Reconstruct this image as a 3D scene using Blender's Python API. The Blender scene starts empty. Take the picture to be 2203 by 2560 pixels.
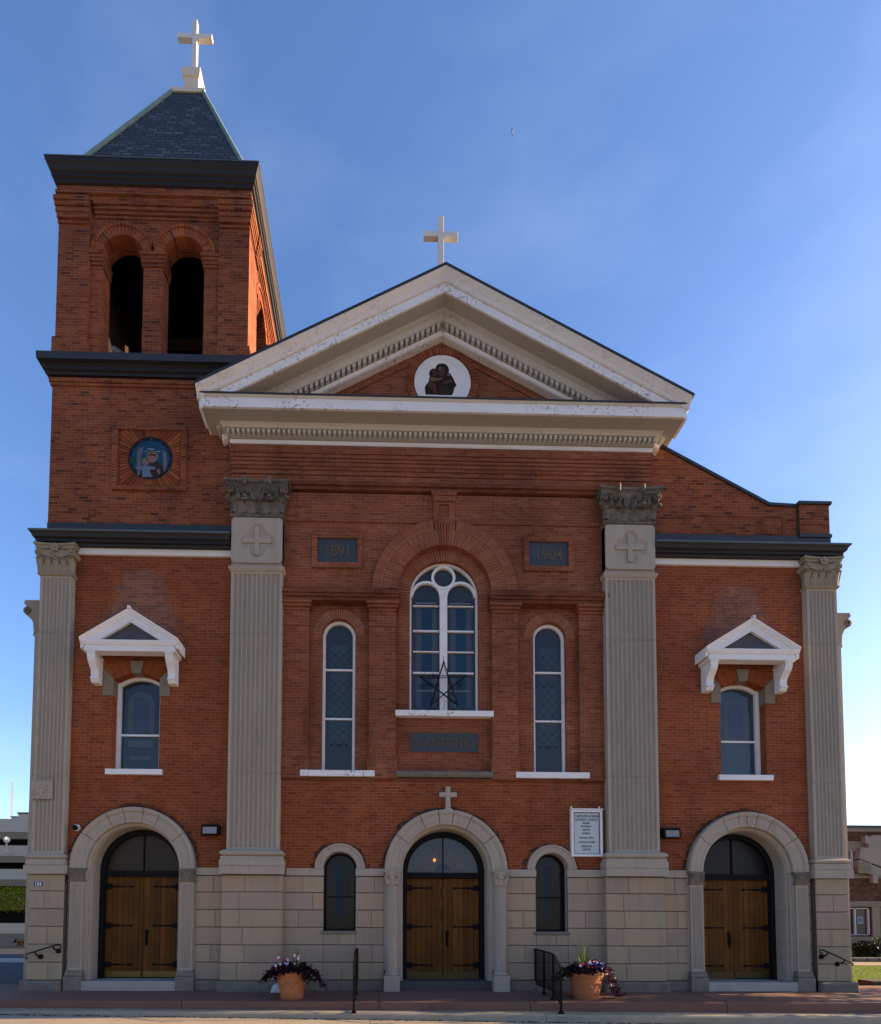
import bpy, bmesh, math, random
from math import sin, cos, tan, pi, sqrt, atan2, radians
from mathutils import Vector, Matrix
random.seed(7)
scn = bpy.context.scene
COL = scn.collection

# ------------------------------------------------------------------ camera
F, PX, PY, PSI, TH, RHO = 1300., 970., 2249., .0195, .043, .004
fw = Vector((sin(PSI), cos(PSI), 0)); rt = Vector((cos(PSI), -sin(PSI), 0)); zz = Vector((0, 0, 1))
f2 = fw*cos(TH)+zz*sin(TH); up = zz*cos(TH)-fw*sin(TH)
r2 = rt*cos(RHO)+up*sin(RHO); u2 = up*cos(RHO)-rt*sin(RHO)
cd = bpy.data.cameras.new("camera"); cam = bpy.data.objects.new("camera", cd); COL.objects.link(cam)
M = Matrix((r2, u2, -f2)).transposed().to_4x4(); M.translation = Vector((-1.55, -12.0037, 1.61))
cam.matrix_world = M
cd.lens = F/2560*36; cd.sensor_width = 36; cd.sensor_fit = 'AUTO'
cd.shift_x = (1101.5-PX)/2560; cd.shift_y = (PY-1280)/2560
cd.clip_start = .1; cd.clip_end = 3000
scn.camera = cam

# ------------------------------------------------------------------ light
SUN_EL, SUN_AZ = radians(15), radians(6.0)       # azimuth measured from +X towards +Y (just behind the facade)
to_sun = Vector((cos(SUN_EL)*cos(SUN_AZ), cos(SUN_EL)*sin(SUN_AZ), sin(SUN_EL)))
w = bpy.data.worlds.new("World"); scn.world = w; w.use_nodes = True
nt = w.node_tree; bg = nt.nodes["Background"]
sky = nt.nodes.new("ShaderNodeTexSky"); sky.sky_type = 'NISHITA'; sky.sun_disc = False
sky.sun_elevation = SUN_EL; sky.sun_rotation = pi/2-SUN_AZ
sky.altitude = 100; sky.air_density = 1.0; sky.dust_density = .8; sky.ozone_density = 2.5
# faint high cloud streaks over the blue
tc = nt.nodes.new("ShaderNodeTexCoord"); mp = nt.nodes.new("ShaderNodeMapping"); mp.inputs['Scale'].default_value = (1.2, 2.2, 3.2)
mp.inputs['Rotation'].default_value = (.3, .5, .2)
nz = nt.nodes.new("ShaderNodeTexNoise"); nz.inputs['Scale'].default_value = 2.2; nz.inputs['Detail'].default_value = 7; nz.inputs['Roughness'].default_value = .55
rp = nt.nodes.new("ShaderNodeMapRange"); rp.inputs[1].default_value = .5; rp.inputs[2].default_value = .8; rp.inputs[3].default_value = 0; rp.inputs[4].default_value = .055
mxs = nt.nodes.new("ShaderNodeMix"); mxs.data_type = 'RGBA'; mxs.inputs['B'].default_value = (5.2, 5.6, 6.2, 1)
nt.links.new(tc.outputs['Generated'], mp.inputs['Vector']); nt.links.new(mp.outputs[0], nz.inputs['Vector'])
nt.links.new(nz.outputs[0], rp.inputs[0]); nt.links.new(rp.outputs[0], mxs.inputs['Factor'])
hs = nt.nodes.new("ShaderNodeHueSaturation"); hs.inputs['Saturation'].default_value = 1.14
nt.links.new(sky.outputs[0], hs.inputs['Color'])
# gain added to the sky by direction: dimmer over the street, keeping the facade darker
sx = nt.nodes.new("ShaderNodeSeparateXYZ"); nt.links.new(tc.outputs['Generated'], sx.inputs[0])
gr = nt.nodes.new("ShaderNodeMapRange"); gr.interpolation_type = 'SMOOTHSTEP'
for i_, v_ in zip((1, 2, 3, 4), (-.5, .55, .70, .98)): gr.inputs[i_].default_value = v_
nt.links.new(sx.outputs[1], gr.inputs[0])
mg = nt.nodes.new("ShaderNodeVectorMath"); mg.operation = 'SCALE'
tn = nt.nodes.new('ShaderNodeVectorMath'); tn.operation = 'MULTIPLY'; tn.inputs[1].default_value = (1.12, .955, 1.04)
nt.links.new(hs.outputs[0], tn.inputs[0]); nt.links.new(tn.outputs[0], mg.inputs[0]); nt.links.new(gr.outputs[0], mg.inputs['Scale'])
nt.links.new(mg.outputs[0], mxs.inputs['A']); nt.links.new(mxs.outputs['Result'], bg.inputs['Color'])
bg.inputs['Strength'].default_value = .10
sd = bpy.data.lights.new("sun", 'SUN'); sd.energy = 4.6; sd.angle = radians(.5); sd.color = (1, .69, .39)
so = bpy.data.objects.new("sun", sd); COL.objects.link(so)
so.rotation_euler = (-to_sun).to_track_quat('-Z', 'Y').to_euler(); so.location = (40, 6, 30)
scn.view_settings.view_transform = 'Standard'; scn.view_settings.look = 'None'
scn.view_settings.exposure = 1.85; scn.view_settings.gamma = 1
scn.cycles.max_bounces = 6

# ------------------------------------------------------------------ mesh helpers
class MB:
    def __init__(s): s.v = []; s.f = []; s.mi = []; s.cur = 0; s.sm = []; s.smooth = False
    def add(s, vs, fs):
        o = len(s.v); s.v += [tuple(p) for p in vs]
        for f in fs:
            s.f.append([i+o for i in f]); s.mi.append(s.cur); s.sm.append(s.smooth)
        return s
    def box(s, x0, x1, y0, y1, z0, z1):
        vs = [(x, y, z) for z in (z0, z1) for y in (y0, y1) for x in (x0, x1)]
        return s.add(vs, [(0, 1, 5, 4), (1, 3, 7, 5), (3, 2, 6, 7), (2, 0, 4, 6), (4, 5, 7, 6), (0, 2, 3, 1)])
    def blk(s, x0, x1, y0, y1, z0, z1, c=.012):          # block with a chamfered front face
        vs = [(x0, y1, z0), (x1, y1, z0), (x1, y1, z1), (x0, y1, z1),
              (x0, y0+c, z0), (x1, y0+c, z0), (x1, y0+c, z1), (x0, y0+c, z1),
              (x0+c, y0, z0+c), (x1-c, y0, z0+c), (x1-c, y0, z1-c), (x0+c, y0, z1-c)]
        return s.add(vs, [(3, 2, 1, 0), (8, 9, 10, 11), (0, 1, 5, 4), (1, 2, 6, 5), (2, 3, 7, 6), (3, 0, 4, 7),
                          (4, 5, 9, 8), (5, 6, 10, 9), (6, 7, 11, 10), (7, 4, 8, 11)])
    def prism(s, pts, axis, a, b):
        def P(p, t): return {'y': (p[0], t, p[1]), 'z': (p[0], p[1], t), 'x': (t, p[0], p[1])}[axis]
        n = len(pts); vs = [P(p, a) for p in pts]+[P(p, b) for p in pts]
        return s.add(vs, [list(range(n)), list(range(2*n-1, n-1, -1))]+[(i, (i+1) % n, (i+1) % n+n, i+n) for i in range(n)])
    def strip(s, A, B, closed=False):
        n = len(A)
        return s.add(list(A)+list(B), [(i, (i+1) % n, (i+1) % n+n, i+n) for i in range(n if closed else n-1)])
    def loft(s, rings, closed=True, caps=True):
        n = len(rings[0]); vs = [p for r in rings for p in r]; fs = []
        for k in range(len(rings)-1):
            for i in range(n if closed else n-1):
                j = (i+1) % n; fs.append((k*n+i, k*n+j, (k+1)*n+j, (k+1)*n+i))
        if caps: fs += [list(range(n))[::-1], list(range((len(rings)-1)*n, len(rings)*n))]
        return s.add(vs, fs)
    def tube(s, pts, r, n=6, caps=True):
        pts = [Vector(p) for p in pts]; rings = []
        rs = r if isinstance(r, (list, tuple)) else [r]*len(pts)
        for i, p in enumerate(pts):
            d = (pts[min(i+1, len(pts)-1)]-pts[max(i-1, 0)]).normalized()
            a = d.cross(Vector((0, 0, 1)) if abs(d.z) < .9 else Vector((1, 0, 0))).normalized(); b = d.cross(a)
            rings.append([p+(a*cos(2*pi*k/n)+b*sin(2*pi*k/n))*rs[i] for k in range(n)])
        return s.loft(rings, True, caps)
    def lathe(s, cx, cy, prof, n=24, a0=0, a1=2*pi, caps=True):
        full = abs(a1-a0-2*pi) < 1e-6; m = n if full else n+1
        rings = [[(cx+r*cos(a0+(a1-a0)*k/n), cy+r*sin(a0+(a1-a0)*k/n), z) for k in range(m)] for r, z in prof]
        return s.loft(rings, full, caps and full)
    def sweep(s, prof, path, caps=True):                  # horizontal moulding: prof [(out,z)], out = right-hand side of the path
        path = [Vector((p[0], p[1], 0)) for p in path]; nrm = []
        for i in range(len(path)-1):
            d = (path[i+1]-path[i]).normalized(); nrm.append(Vector((d.y, -d.x, 0)))
        rings = []
        for i, p in enumerate(path):
            if i == 0: m = nrm[0]
            elif i == len(path)-1: m = nrm[-1]
            else:
                m = nrm[i-1]+nrm[i]; m = m/(m.dot(nrm[i]))
            rings.append([(p.x+m.x*o, p.y+m.y*o, z) for o, z in prof])
        return s.loft(rings, True, caps)
    def wedges(s, cx, cz, r0, r1, a0, a1, n, y0, y1, gap=.010, sub=1):
        for k in range(n):
            t0 = a0+(a1-a0)*k/n; t1 = a0+(a1-a0)*(k+1)/n; g = gap/2/((r0+r1)/2)
            t0 += g; t1 -= g
            arc = [t0+(t1-t0)*i/sub for i in range(sub+1)]
            s.prism([(cx+r0*cos(t), cz+r0*sin(t)) for t in arc]+[(cx+r1*cos(t), cz+r1*sin(t)) for t in arc[::-1]], 'y', y0, y1)
        return s
    def ring(s, cx, cz, r0, r1, a0, a1, n, y0, y1):
        return s.arcprof(cx, cz, [(r0, y0), (r1, y0), (r1, y1), (r0, y1)], a0, a1, n)
    def arcprof(s, cx, cz, prof, a0, a1, n):              # prof [(r, y)] closed loop swept round an arch
        rings = [[(cx+r*cos(a0+(a1-a0)*k/n), y, cz+r*sin(a0+(a1-a0)*k/n)) for r, y in prof] for k in range(n+1)]
        return s.loft(rings, True, True)
    def build(s, name, mats, parent=None, label=None, bevel=0, keep=True):
        me = bpy.data.meshes.new(name); off = Vector((0, 0, 0))
        if parent is not None: off = ORG[parent.name]
        me.from_pydata([(p[0]-off.x, p[1]-off.y, p[2]-off.z) for p in s.v], [], s.f)
        if not isinstance(mats, (list, tuple)): mats = [mats]
        for m in mats: me.materials.append(m)
        for p, i, q in zip(me.polygons, s.mi, s.sm): p.material_index = i; p.use_smooth = q
        bm = bmesh.new(); bm.from_mesh(me)
        bmesh.ops.recalc_face_normals(bm, faces=bm.faces); bm.to_mesh(me); bm.free()
        o = bpy.data.objects.new(name, me); COL.objects.link(o)
        if parent is not None: o.parent = parent; ORG[o.name] = off
        else: ORG[o.name] = Vector((0, 0, 0))
        if label: o['label'] = label
        if bevel:
            b = o.modifiers.new("bevel", 'BEVEL'); b.width = bevel; b.segments = 2; b.limit_method = 'ANGLE'
        return o
ORG = {}
def thing(name, loc, label, cat, group=None):
    o = bpy.data.objects.new(name, None); COL.objects.link(o); o.location = loc; o.empty_display_size = .2
    ORG[o.name] = Vector(loc); return tag(o, label, cat, group)
def tag(o, label, cat, group=None):
    o['label'] = label; o['category'] = cat
    if group: o['group'] = group
    return o
def structure(o): o['kind'] = 'structure'; return o
def rebase(o, loc):                                       # put a top-level mesh object's origin at its base
    o.data.transform(Matrix.Translation(-Vector(loc))); o.location = loc; return o
def text(name, body, size, loc, mat, parent, extrude=.004, wscale=1, label=None, font_bold=0, align='CENTER'):
    c = bpy.data.curves.new(name, 'FONT'); c.body = body; c.size = size; c.extrude = extrude; c.align_x = align; c.offset = font_bold
    t = bpy.data.objects.new(name, c); COL.objects.link(t)
    dg = bpy.context.evaluated_depsgraph_get(); me = bpy.data.meshes.new_from_object(t.evaluated_get(dg))
    bpy.data.objects.remove(t); bpy.data.curves.remove(c)
    off = ORG[parent.name] if parent else Vector((0, 0, 0))
    me.transform(Matrix.Translation(Vector(loc)-off) @ Matrix.Rotation(pi/2, 4, 'X') @ Matrix.Diagonal((wscale, 1, 1, 1)))
    me.materials.clear(); me.materials.append(mat); me.name = name
    o = bpy.data.objects.new(name, me); COL.objects.link(o)
    if parent: o.parent = parent; ORG[o.name] = off
    if label: o['label'] = label
    return o
def arc(cx, cz, r, a0, a1, n): return [(cx+r*cos(a0+(a1-a0)*i/n), cz+r*sin(a0+(a1-a0)*i/n)) for i in range(n+1)]
def seg_arc(cx, hw, zs, rise, n=12):                      # segmental arch from left springing to right
    if rise >= hw-1e-6: return arc(cx, zs, hw, pi, 0, n*2)
    R = (hw*hw+rise*rise)/(2*rise); c = zs+rise-R; t = math.asin(hw/R)
    return [(cx+R*sin(-t+2*t*i/n), c+R*cos(-t+2*t*i/n)) for i in range(n+1)]
def arch_outline(cx, hw, z0, zs, rise, n=12): return [(cx-hw, z0)]+seg_arc(cx, hw, zs, rise, n)+[(cx+hw, z0)]
def wall_open(mb, x0, x1, z0, z1, y, opens, depth):       # opens: (cx,hw,z0,zs,rise)
    x = x0
    for (cx, hw, a, zs, rise) in sorted(opens):
        mb.add([(x, y, z0), (cx-hw, y, z0), (cx-hw, y, z1), (x, y, z1)], [(0, 1, 2, 3)])
        if a > z0+1e-6: mb.add([(cx-hw, y, z0), (cx+hw, y, z0), (cx+hw, y, a), (cx-hw, y, a)], [(0, 1, 2, 3)])
        cv = seg_arc(cx, hw, zs, rise)
        for (p, q) in zip(cv[:-1], cv[1:]):
            mb.add([(p[0], y, p[1]), (q[0], y, q[1]), (q[0], y, z1), (p[0], y, z1)], [(0, 1, 2, 3)])
        ol = [(cx-hw, max(a, z0))]+cv+[(cx+hw, max(a, z0))]
        mb.strip([(p[0], y, p[1]) for p in ol], [(p[0], y+depth, p[1]) for p in ol], a > z0+1e-6)
        x = cx+hw
    mb.add([(x, y, z0), (x1, y, z0), (x1, y, z1), (x, y, z1)], [(0, 1, 2, 3)])

# ------------------------------------------------------------------ materials
class NT:
    def __init__(s, name):
        s.m = bpy.data.materials.new(name); s.m.use_nodes = True; s.t = s.m.node_tree; s.b = s.t.nodes["Principled BSDF"]
    def n(s, typ, **kw):
        o = s.t.nodes.new("ShaderNode"+typ)
        for k, v in kw.items(): setattr(o, k, v)
        return o
    def L(s, a, b): s.t.links.new(a, b)
    def S(s, sock, v):
        if hasattr(v, 'is_linked') or hasattr(v, 'links'): s.L(v, sock)
        else: sock.default_value = v
    def math(s, op, a, b=0., c=None):
        o = s.n("Math", operation=op); s.S(o.inputs[0], a); s.S(o.inputs[1], b)
        if c is not None: s.S(o.inputs[2], c)
        return o.outputs[0]
    def mix(s, fac, a, b, bt='MIX'):
        o = s.n("Mix", data_type='RGBA', blend_type=bt); s.S(o.inputs['Factor'], fac)
        for k, v in (('A', a), ('B', b)): s.S(o.inputs[k], v if not isinstance(v, tuple) or len(v) == 4 else v+(1,))
        return o.outputs['Result']
    def rng(s, v, a, b, c, d):
        o = s.n("MapRange"); s.S(o.inputs[0], v)
        for i, x in zip((1, 2, 3, 4), (a, b, c, d)): o.inputs[i].default_value = x
        return o.outputs[0]
    def noise(s, scale, detail=4, rough=.55, vec=None, out=0):
        o = s.n("TexNoise"); o.inputs['Scale'].default_value = scale; o.inputs['Detail'].default_value = detail; o.inputs['Roughness'].default_value = rough
        s.L(vec if vec is not None else s.pos(), o.inputs['Vector']); return o.outputs[out]
    def geo(s):
        if not hasattr(s, 'g'): s.g = s.n("NewGeometry")
        return s.g
    def pos(s): return s.geo().outputs['Position']
    def scaled(s, v):
        o = s.n("VectorMath", operation='MULTIPLY'); s.L(s.pos(), o.inputs[0]); o.inputs[1].default_value = v; return o.outputs[0]
    def ramp(s, fac, stops, interp='LINEAR'):
        o = s.n("ValToRGB"); o.color_ramp.interpolation = interp; e = o.color_ramp.elements
        while len(e) < len(stops): e.new(.5)
        for x, (p, c) in zip(e, stops): x.position = p; x.color = c+(1,)
        s.S(o.inputs[0], fac); return o.outputs[0]
    def bump(s, h, strength=.3, dist=.01):
        o = s.n("Bump"); o.inputs['Strength'].default_value = strength; o.inputs['Distance'].default_value = dist
        s.L(h, o.inputs['Height']); s.L(o.outputs[0], s.b.inputs['Normal']); return o
    def fin(s, col=None, rough=.8, metal=0., spec=.3):
        if col is not None: s.S(s.b.inputs['Base Color'], col if not isinstance(col, tuple) or len(col) == 4 else col+(1,))
        s.S(s.b.inputs['Roughness'], rough); s.b.inputs['Metallic'].default_value = metal; s.b.inputs['Specular IOR Level'].default_value = spec
        return s.m
def plain(name, col, rough=.7, metal=0, spec=.3, var=.12, scale=6., bump=0):
    t = NT(name); k = t.noise(scale, 5)
    c = t.mix(k, tuple(x*(1-var) for x in col), tuple(min(1, x*(1+var)) for x in col))
    if bump: t.bump(t.noise(scale*8, 4), bump, .004)
    return t.fin(c, rough, metal, spec)

def brick_uv(t, bw, rh, mort, seed=0.):
    g = t.geo(); sp = t.n("SeparateXYZ"); t.L(g.outputs['Position'], sp.inputs[0]); sn = t.n("SeparateXYZ"); t.L(g.outputs['True Normal'], sn.inputs[0])
    ax = t.math('ABSOLUTE', sn.outputs[0]); ay = t.math('ABSOLUTE', sn.outputs[1]); az = t.math('ABSOLUTE', sn.outputs[2])
    useY = t.math('GREATER_THAN', ax, ay); flat = t.math('GREATER_THAN', az, .92)
    u = t.math('ADD', t.math('MULTIPLY', sp.outputs[0], t.math('SUBTRACT', 1., useY)), t.math('MULTIPLY', sp.outputs[1], useY))
    v = t.math('ADD', t.math('MULTIPLY', sp.outputs[2], t.math('SUBTRACT', 1., flat)), t.math('MULTIPLY', sp.outputs[1], flat))
    rr = t.math('DIVIDE', v, rh); row = t.math('FLOOR', rr); fv = t.math('SUBTRACT', rr, row)
    wn = t.n("TexWhiteNoise", noise_dimensions='1D'); t.L(row, wn.inputs['W'])
    sh = t.math('ADD', t.math('MULTIPLY', t.math('MODULO', t.math('ABSOLUTE', row), 2.), .5), t.math('MULTIPLY', wn.outputs['Value'], .22))
    uu = t.math('ADD', t.math('DIVIDE', u, bw), sh); colm = t.math('FLOOR', uu); fu = t.math('SUBTRACT', uu, colm)
    mu = t.math('LESS_THAN', fu, mort/bw); mv = t.math('LESS_THAN', fv, mort/rh); m = t.math('MAXIMUM', mu, mv)
    cv = t.n("CombineXYZ"); t.L(colm, cv.inputs[0]); t.L(row, cv.inputs[1]); cv.inputs[2].default_value = seed
    w3 = t.n("TexWhiteNoise", noise_dimensions='3D'); t.L(cv.outputs[0], w3.inputs['Vector'])
    return m, w3.outputs['Value'], sp, w3.outputs['Color']
BR_A = [(0., (0.174, 0.041, 0.016)), (.08, (0.218, 0.052, 0.018)), (.5, (0.246, 0.061, 0.020)), (.88, (0.280, 0.073, 0.025)), (1., (0.241, 0.077, 0.038))]
BR_B = [(0., (0.177, 0.052, 0.025)), (.10, (0.207, 0.060, 0.028)), (.5, (0.235, 0.072, 0.033)), (.88, (0.263, 0.084, 0.041)), (1., (0.269, 0.106, 0.060))]
BR_T = [(0., (0.095, 0.029, 0.016)), (.12, (0.185, 0.049, 0.021)), (.5, (0.241, 0.066, 0.026)), (.88, (0.274, 0.080, 0.030)), (1., (0.291, 0.095, 0.039))]
def brick_mat(name, ramp, patches=(), fringe=(), stain=.35, mortar=(.40, .25, .165), seed=0.):
    t = NT(name); m, rnd, sp, wc = brick_uv(t, .222, .0722, .0095, seed)
    c = t.ramp(rnd, ramp)
    for (cx, z0, z1, w0, w1) in patches:                  # newer, pinker infill bricks over the side windows
        d = t.math('ABSOLUTE', t.math('SUBTRACT', sp.outputs[0], cx))
        hw = t.rng(sp.outputs[2], z0, z1, w0, w1)
        rag = t.math('MULTIPLY', t.math('SUBTRACT', rnd, .5), .25)
        ins = t.math('MULTIPLY', t.math('LESS_THAN', t.math('ADD', d, rag), hw), t.math('MULTIPLY', t.math('GREATER_THAN', sp.outputs[2], z0), t.math('LESS_THAN', sp.outputs[2], z1)))
        pk = t.ramp(rnd, [(0, (.15, .075, .062)), (.5, (.23, .105, .082)), (1, (.29, .130, .090))])
        c = t.mix(t.math('MULTIPLY', ins, .75), c, pk)
    mo = t.mix(t.noise(2.3, 3), tuple(x*.5 for x in mortar), mortar)
    c = t.mix(t.math('MULTIPLY', m, t.rng(t.noise(.9, 2), .35, .6, .55, .85)), c, mo)
    big = t.rng(t.noise(.42, 5, .6), .3, .72, 1-stain, 1.12)      # weathering in broad patches
    c = t.mix(1., c, big, 'MULTIPLY')
    soot = t.rng(t.noise(1.3, 6, .7, t.scaled((1.0, 1.0, .55))), .56, .76, 0, .6)
    c = t.mix(soot, c, (.045, .022, .017))
    run = t.rng(t.noise(1.0, 5, .65, t.scaled((3.2, 3.2, .30))), .54, .74, 0, .34); c = t.mix(run, c, (.050, .025, .018))
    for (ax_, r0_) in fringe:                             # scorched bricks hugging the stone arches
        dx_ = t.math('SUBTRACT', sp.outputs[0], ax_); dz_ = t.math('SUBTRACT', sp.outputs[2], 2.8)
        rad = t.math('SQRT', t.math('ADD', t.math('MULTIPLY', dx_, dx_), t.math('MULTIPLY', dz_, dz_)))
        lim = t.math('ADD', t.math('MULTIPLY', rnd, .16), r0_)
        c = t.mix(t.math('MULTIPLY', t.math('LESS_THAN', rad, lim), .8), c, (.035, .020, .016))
    fine = t.rng(t.noise(60, 3), .2, .8, .82, 1.15); c = t.mix(1., c, fine, 'MULTIPLY')
    h = t.math('ADD', t.math('MULTIPLY', t.math('SUBTRACT', 1., m), 1.), t.math('MULTIPLY', rnd, .12))
    t.bump(h, .7, .006)
    return t.fin(c, .88, 0, .15)
def stone_mat(name, base, tint=None, soot=.0, streak=.25, dark=(.10, .09, .072)):
    t = NT(name); g = t.geo()
    k = t.noise(1.1, 6, .6); c = t.mix(k, tuple(x*.86 for x in base), tuple(x*1.10 for x in base))
    if tint:
        ri = g.outputs['Random Per Island']; c = t.mix(1., c, t.ramp(ri, tint), 'MULTIPLY')
    fi = t.rng(t.noise(42, 4, .7), .25, .75, .86, 1.12); c = t.mix(1., c, fi, 'MULTIPLY')
    st = t.rng(t.noise(1.0, 5, .6, t.scaled((5.5, 5.5, .45))), .52, .78, 0, streak); c = t.mix(st, c, dark)
    if soot:
        s2 = t.rng(t.noise(5.5, 6, .65), .36, .66, 0, soot); c = t.mix(s2, c, (.035, .033, .028))
    t.bump(t.noise(55, 5, .7), .22, .006)
    return t.fin(c, .85, 0, .2)
def paint_mat(name, base=(.74, .75, .76), peel=.5, rust=.0):
    t = NT(name); k = t.noise(.8, 4); c = t.mix(k, tuple(x*.90 for x in base), base)
    dirt = t.rng(t.noise(1.2, 6, .65, t.scaled((1.2, 1.2, 3.))), .5, .8, 0, .35); c = t.mix(dirt, c, (.36, .32, .26))
    a = t.noise(.75, 4, .6); b = t.noise(13, 6, .75)
    pm = t.math('MULTIPLY', t.rng(a, .47, .60, 0, 1), t.rng(b, .55, .57, 0, 1))
    c = t.mix(t.math('MULTIPLY', pm, peel), c, (.17, .165, .16))
    if rust:
        r = t.rng(t.noise(2.6, 5, .7), .66, .74, 0, rust); c = t.mix(r, c, (.20, .095, .035))
    t.bump(t.math('SUBTRACT', 0., pm), .3, .004)
    return t.fin(c, .55, 0, .3)
def wood_mat(name):
    t = NT(name); sp = t.n("SeparateXYZ"); t.L(t.pos(), sp.inputs[0])
    pw = .127; x = t.math('DIVIDE', sp.outputs[0], pw); pl = t.math('FLOOR', x); fx = t.math('SUBTRACT', x, pl)
    wn = t.n("TexWhiteNoise", noise_dimensions='1D'); t.L(pl, wn.inputs['W'])
    cv = t.n("CombineXYZ"); t.L(t.math('MULTIPLY', sp.outputs[0], 13.), cv.inputs[0]); t.L(t.math('MULTIPLY', wn.outputs[0], 9.), cv.inputs[1]); t.L(t.math('MULTIPLY', sp.outputs[2], .75), cv.inputs[2])
    wv = t.n("TexWave", wave_type='RINGS', rings_direction='Y'); wv.inputs['Scale'].default_value = .9; wv.inputs['Distortion'].default_value = 3.5; wv.inputs['Detail'].default_value = 3; wv.inputs['Detail Scale'].default_value = 1.3
    t.L(cv.outputs[0], wv.inputs['Vector'])
    c = t.ramp(wv.outputs[0], [(0, (.070, .024, .003)), (.5, (.115, .042, .005)), (1, (.160, .064, .008))])
    c = t.mix(1., c, t.rng(wn.outputs[0], 0, 1, .72, 1.22), 'MULTIPLY')
    c = t.mix(1., c, t.rng(t.noise(1.6, 3), .3, .7, .75, 1.2), 'MULTIPLY')
    c = t.mix(t.math('MULTIPLY', t.math('LESS_THAN', fx, .075), .92), c, (.012, .006, .003))
    t.bump(t.math('GREATER_THAN', fx, .055), .8, .006)
    return t.fin(c, .6, 0, .15)
def slate_mat(name):
    t = NT(name); m, rnd, sp, wc = brick_uv(t, .27, .168, .034)
    c = t.ramp(rnd, [(0, (.020, .024, .030)), (.5, (.034, .039, .046)), (.85, (.056, .062, .070)), (1, (.078, .084, .090))])
    c = t.mix(m, c, (.005, .006, .008)); c = t.mix(1., c, t.rng(t.noise(9, 4), .3, .7, .75, 1.25), 'MULTIPLY')
    t.bump(t.math('SUBTRACT', t.math('MULTIPLY', rnd, .5), m), .6, .012)
    return t.fin(c, .6, 0, .35)
def glass_mat(name, col=(.012, .017, .024), rough=.12, ior=1.6):
    t = NT(name); k = t.noise(1.3, 3); c = t.mix(k, tuple(x*.7 for x in col), tuple(x*1.4 for x in col))
    t.bump(t.noise(3.2, 3), .06, .02); t.b.inputs['IOR'].default_value = ior
    return t.fin(c, rough, 0, .5)
def leaf_mat(name, a, b, rough=.5, trans=.0):
    t = NT(name); ri = t.geo().outputs['Random Per Island']; c = t.mix(ri, a, b)
    return t.fin(c, rough, 0, .12)

PATCH = [(-7.16, 8.35, 9.85, .95, .36), (7.08, 8.3, 9.7, .9, .34)]
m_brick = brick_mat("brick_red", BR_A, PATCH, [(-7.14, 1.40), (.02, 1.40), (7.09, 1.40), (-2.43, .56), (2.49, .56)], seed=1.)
m_brickc = brick_mat("brick_rose", BR_B, seed=2., stain=.42)
m_brickt = brick_mat("brick_tower", BR_T, seed=3., stain=.42)
m_brickn = brick_mat("brick_brown", [(0, (.060, .022, .018)), (.5, (.115, .044, .030)), (1, (.165, .070, .044))], seed=4.)
def vous_mat(name, ramp):
    t = NT(name); c = t.ramp(t.geo().outputs['Random Per Island'], ramp)
    c = t.mix(1., c, t.rng(t.noise(.9, 5), .3, .7, .7, 1.15), 'MULTIPLY'); t.bump(t.noise(50, 4), .3, .004)
    return t.fin(c, .88, 0, .15)
m_vous = vous_mat("brick_arch", BR_B); m_voust = vous_mat("brick_arch_tower", BR_T); m_vousd = vous_mat("brick_arch_red", BR_A)
m_mortar = plain("mortar", (.32, .20, .13), .95)
STONE = (.350, .312, .257)
m_stone = stone_mat("limestone", STONE)
m_stoneb = stone_mat("limestone_blocks", (.315, .268, .210), [(0, (1.08, .95, .86)), (.3, (1.0, .95, .95)), (.55, (.88, .85, .85)), (.75, (1.05, 1.03, .90)), (1, (.94, .95, .86))], streak=.3)
m_stonec = stone_mat("limestone_corner_capital", (.285, .248, .185), streak=.2, soot=.15)
m_stoned = stone_mat("limestone_sooty", (.170, .152, .125), soot=.75, streak=.4)
m_stoneg = stone_mat("limestone_green_stain", (.215, .195, .155), soot=.35, streak=.5, dark=(.10, .10, .06))
m_stonel = stone_mat("granite_rough", (.185, .168, .145), soot=.3, streak=.3)
m_joint = plain("stone_joint", (.085, .072, .055), .95)
m_white = paint_mat("white_paint", peel=.0); m_peel = paint_mat("white_paint_peeling", peel=.85)
m_beige = paint_mat("stained_white_paint", (.51, .50, .465), peel=.35, rust=.7)
m_soffit_gap = paint_mat("soffit_and_gap_shade", (.36, .345, .315), peel=.15, rust=.5)
m_dark = plain("dark_metal", (.016, .0125, .012), .5, .2, .4, .3, 2.)
m_lead = plain("lead_flashing", (.034, .038, .045), .5, .3, .4, .3, 2.)
m_copper = plain("copper_patina", (.135, .22, .205), .7, 0, .3, .3, 2.5)
m_copperd = plain("copper_weathered", (.085, .115, .125), .6, .1, .3, .3, 2.)
m_slate = slate_mat("slate"); m_wood = wood_mat("oak_planks")
m_iron = plain("black_iron", (.006, .006, .007), .75, .1, .15, .3, 12.)
m_frame = plain("black_frame", (.008, .008, .010), .7, 0, .12)
m_glass = glass_mat("window_glass", (.024, .029, .034), .22, 1.5); m_glassd = glass_mat("dark_glass", (.010, .011, .013), .18, 1.33)
m_transom = glass_mat("stained_transom", (.030, .036, .050), .2)
m_gb = glass_mat("glass_blue", (.010, .032, .070), .2, 1.45); m_gg = glass_mat("glass_grey", (.040, .046, .050), .18); m_gy = glass_mat("glass_amber", (.050, .036, .020), .2)
m_came = plain("lead_came", (.006, .007, .009), .8, 0, .1); m_camel = plain("light_came", (.16, .18, .21), .5)
m_brass = plain("brass_plate", (.15, .10, .018), .45, .5, .5, .3, 20.)
m_brassd = plain("tarnished_plate", (.055, .040, .020), .4, .6, .5)
m_plaque = plain("slate_plaque", (.036, .048, .062), .55, 0, .35, .2, 4., .1)
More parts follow.
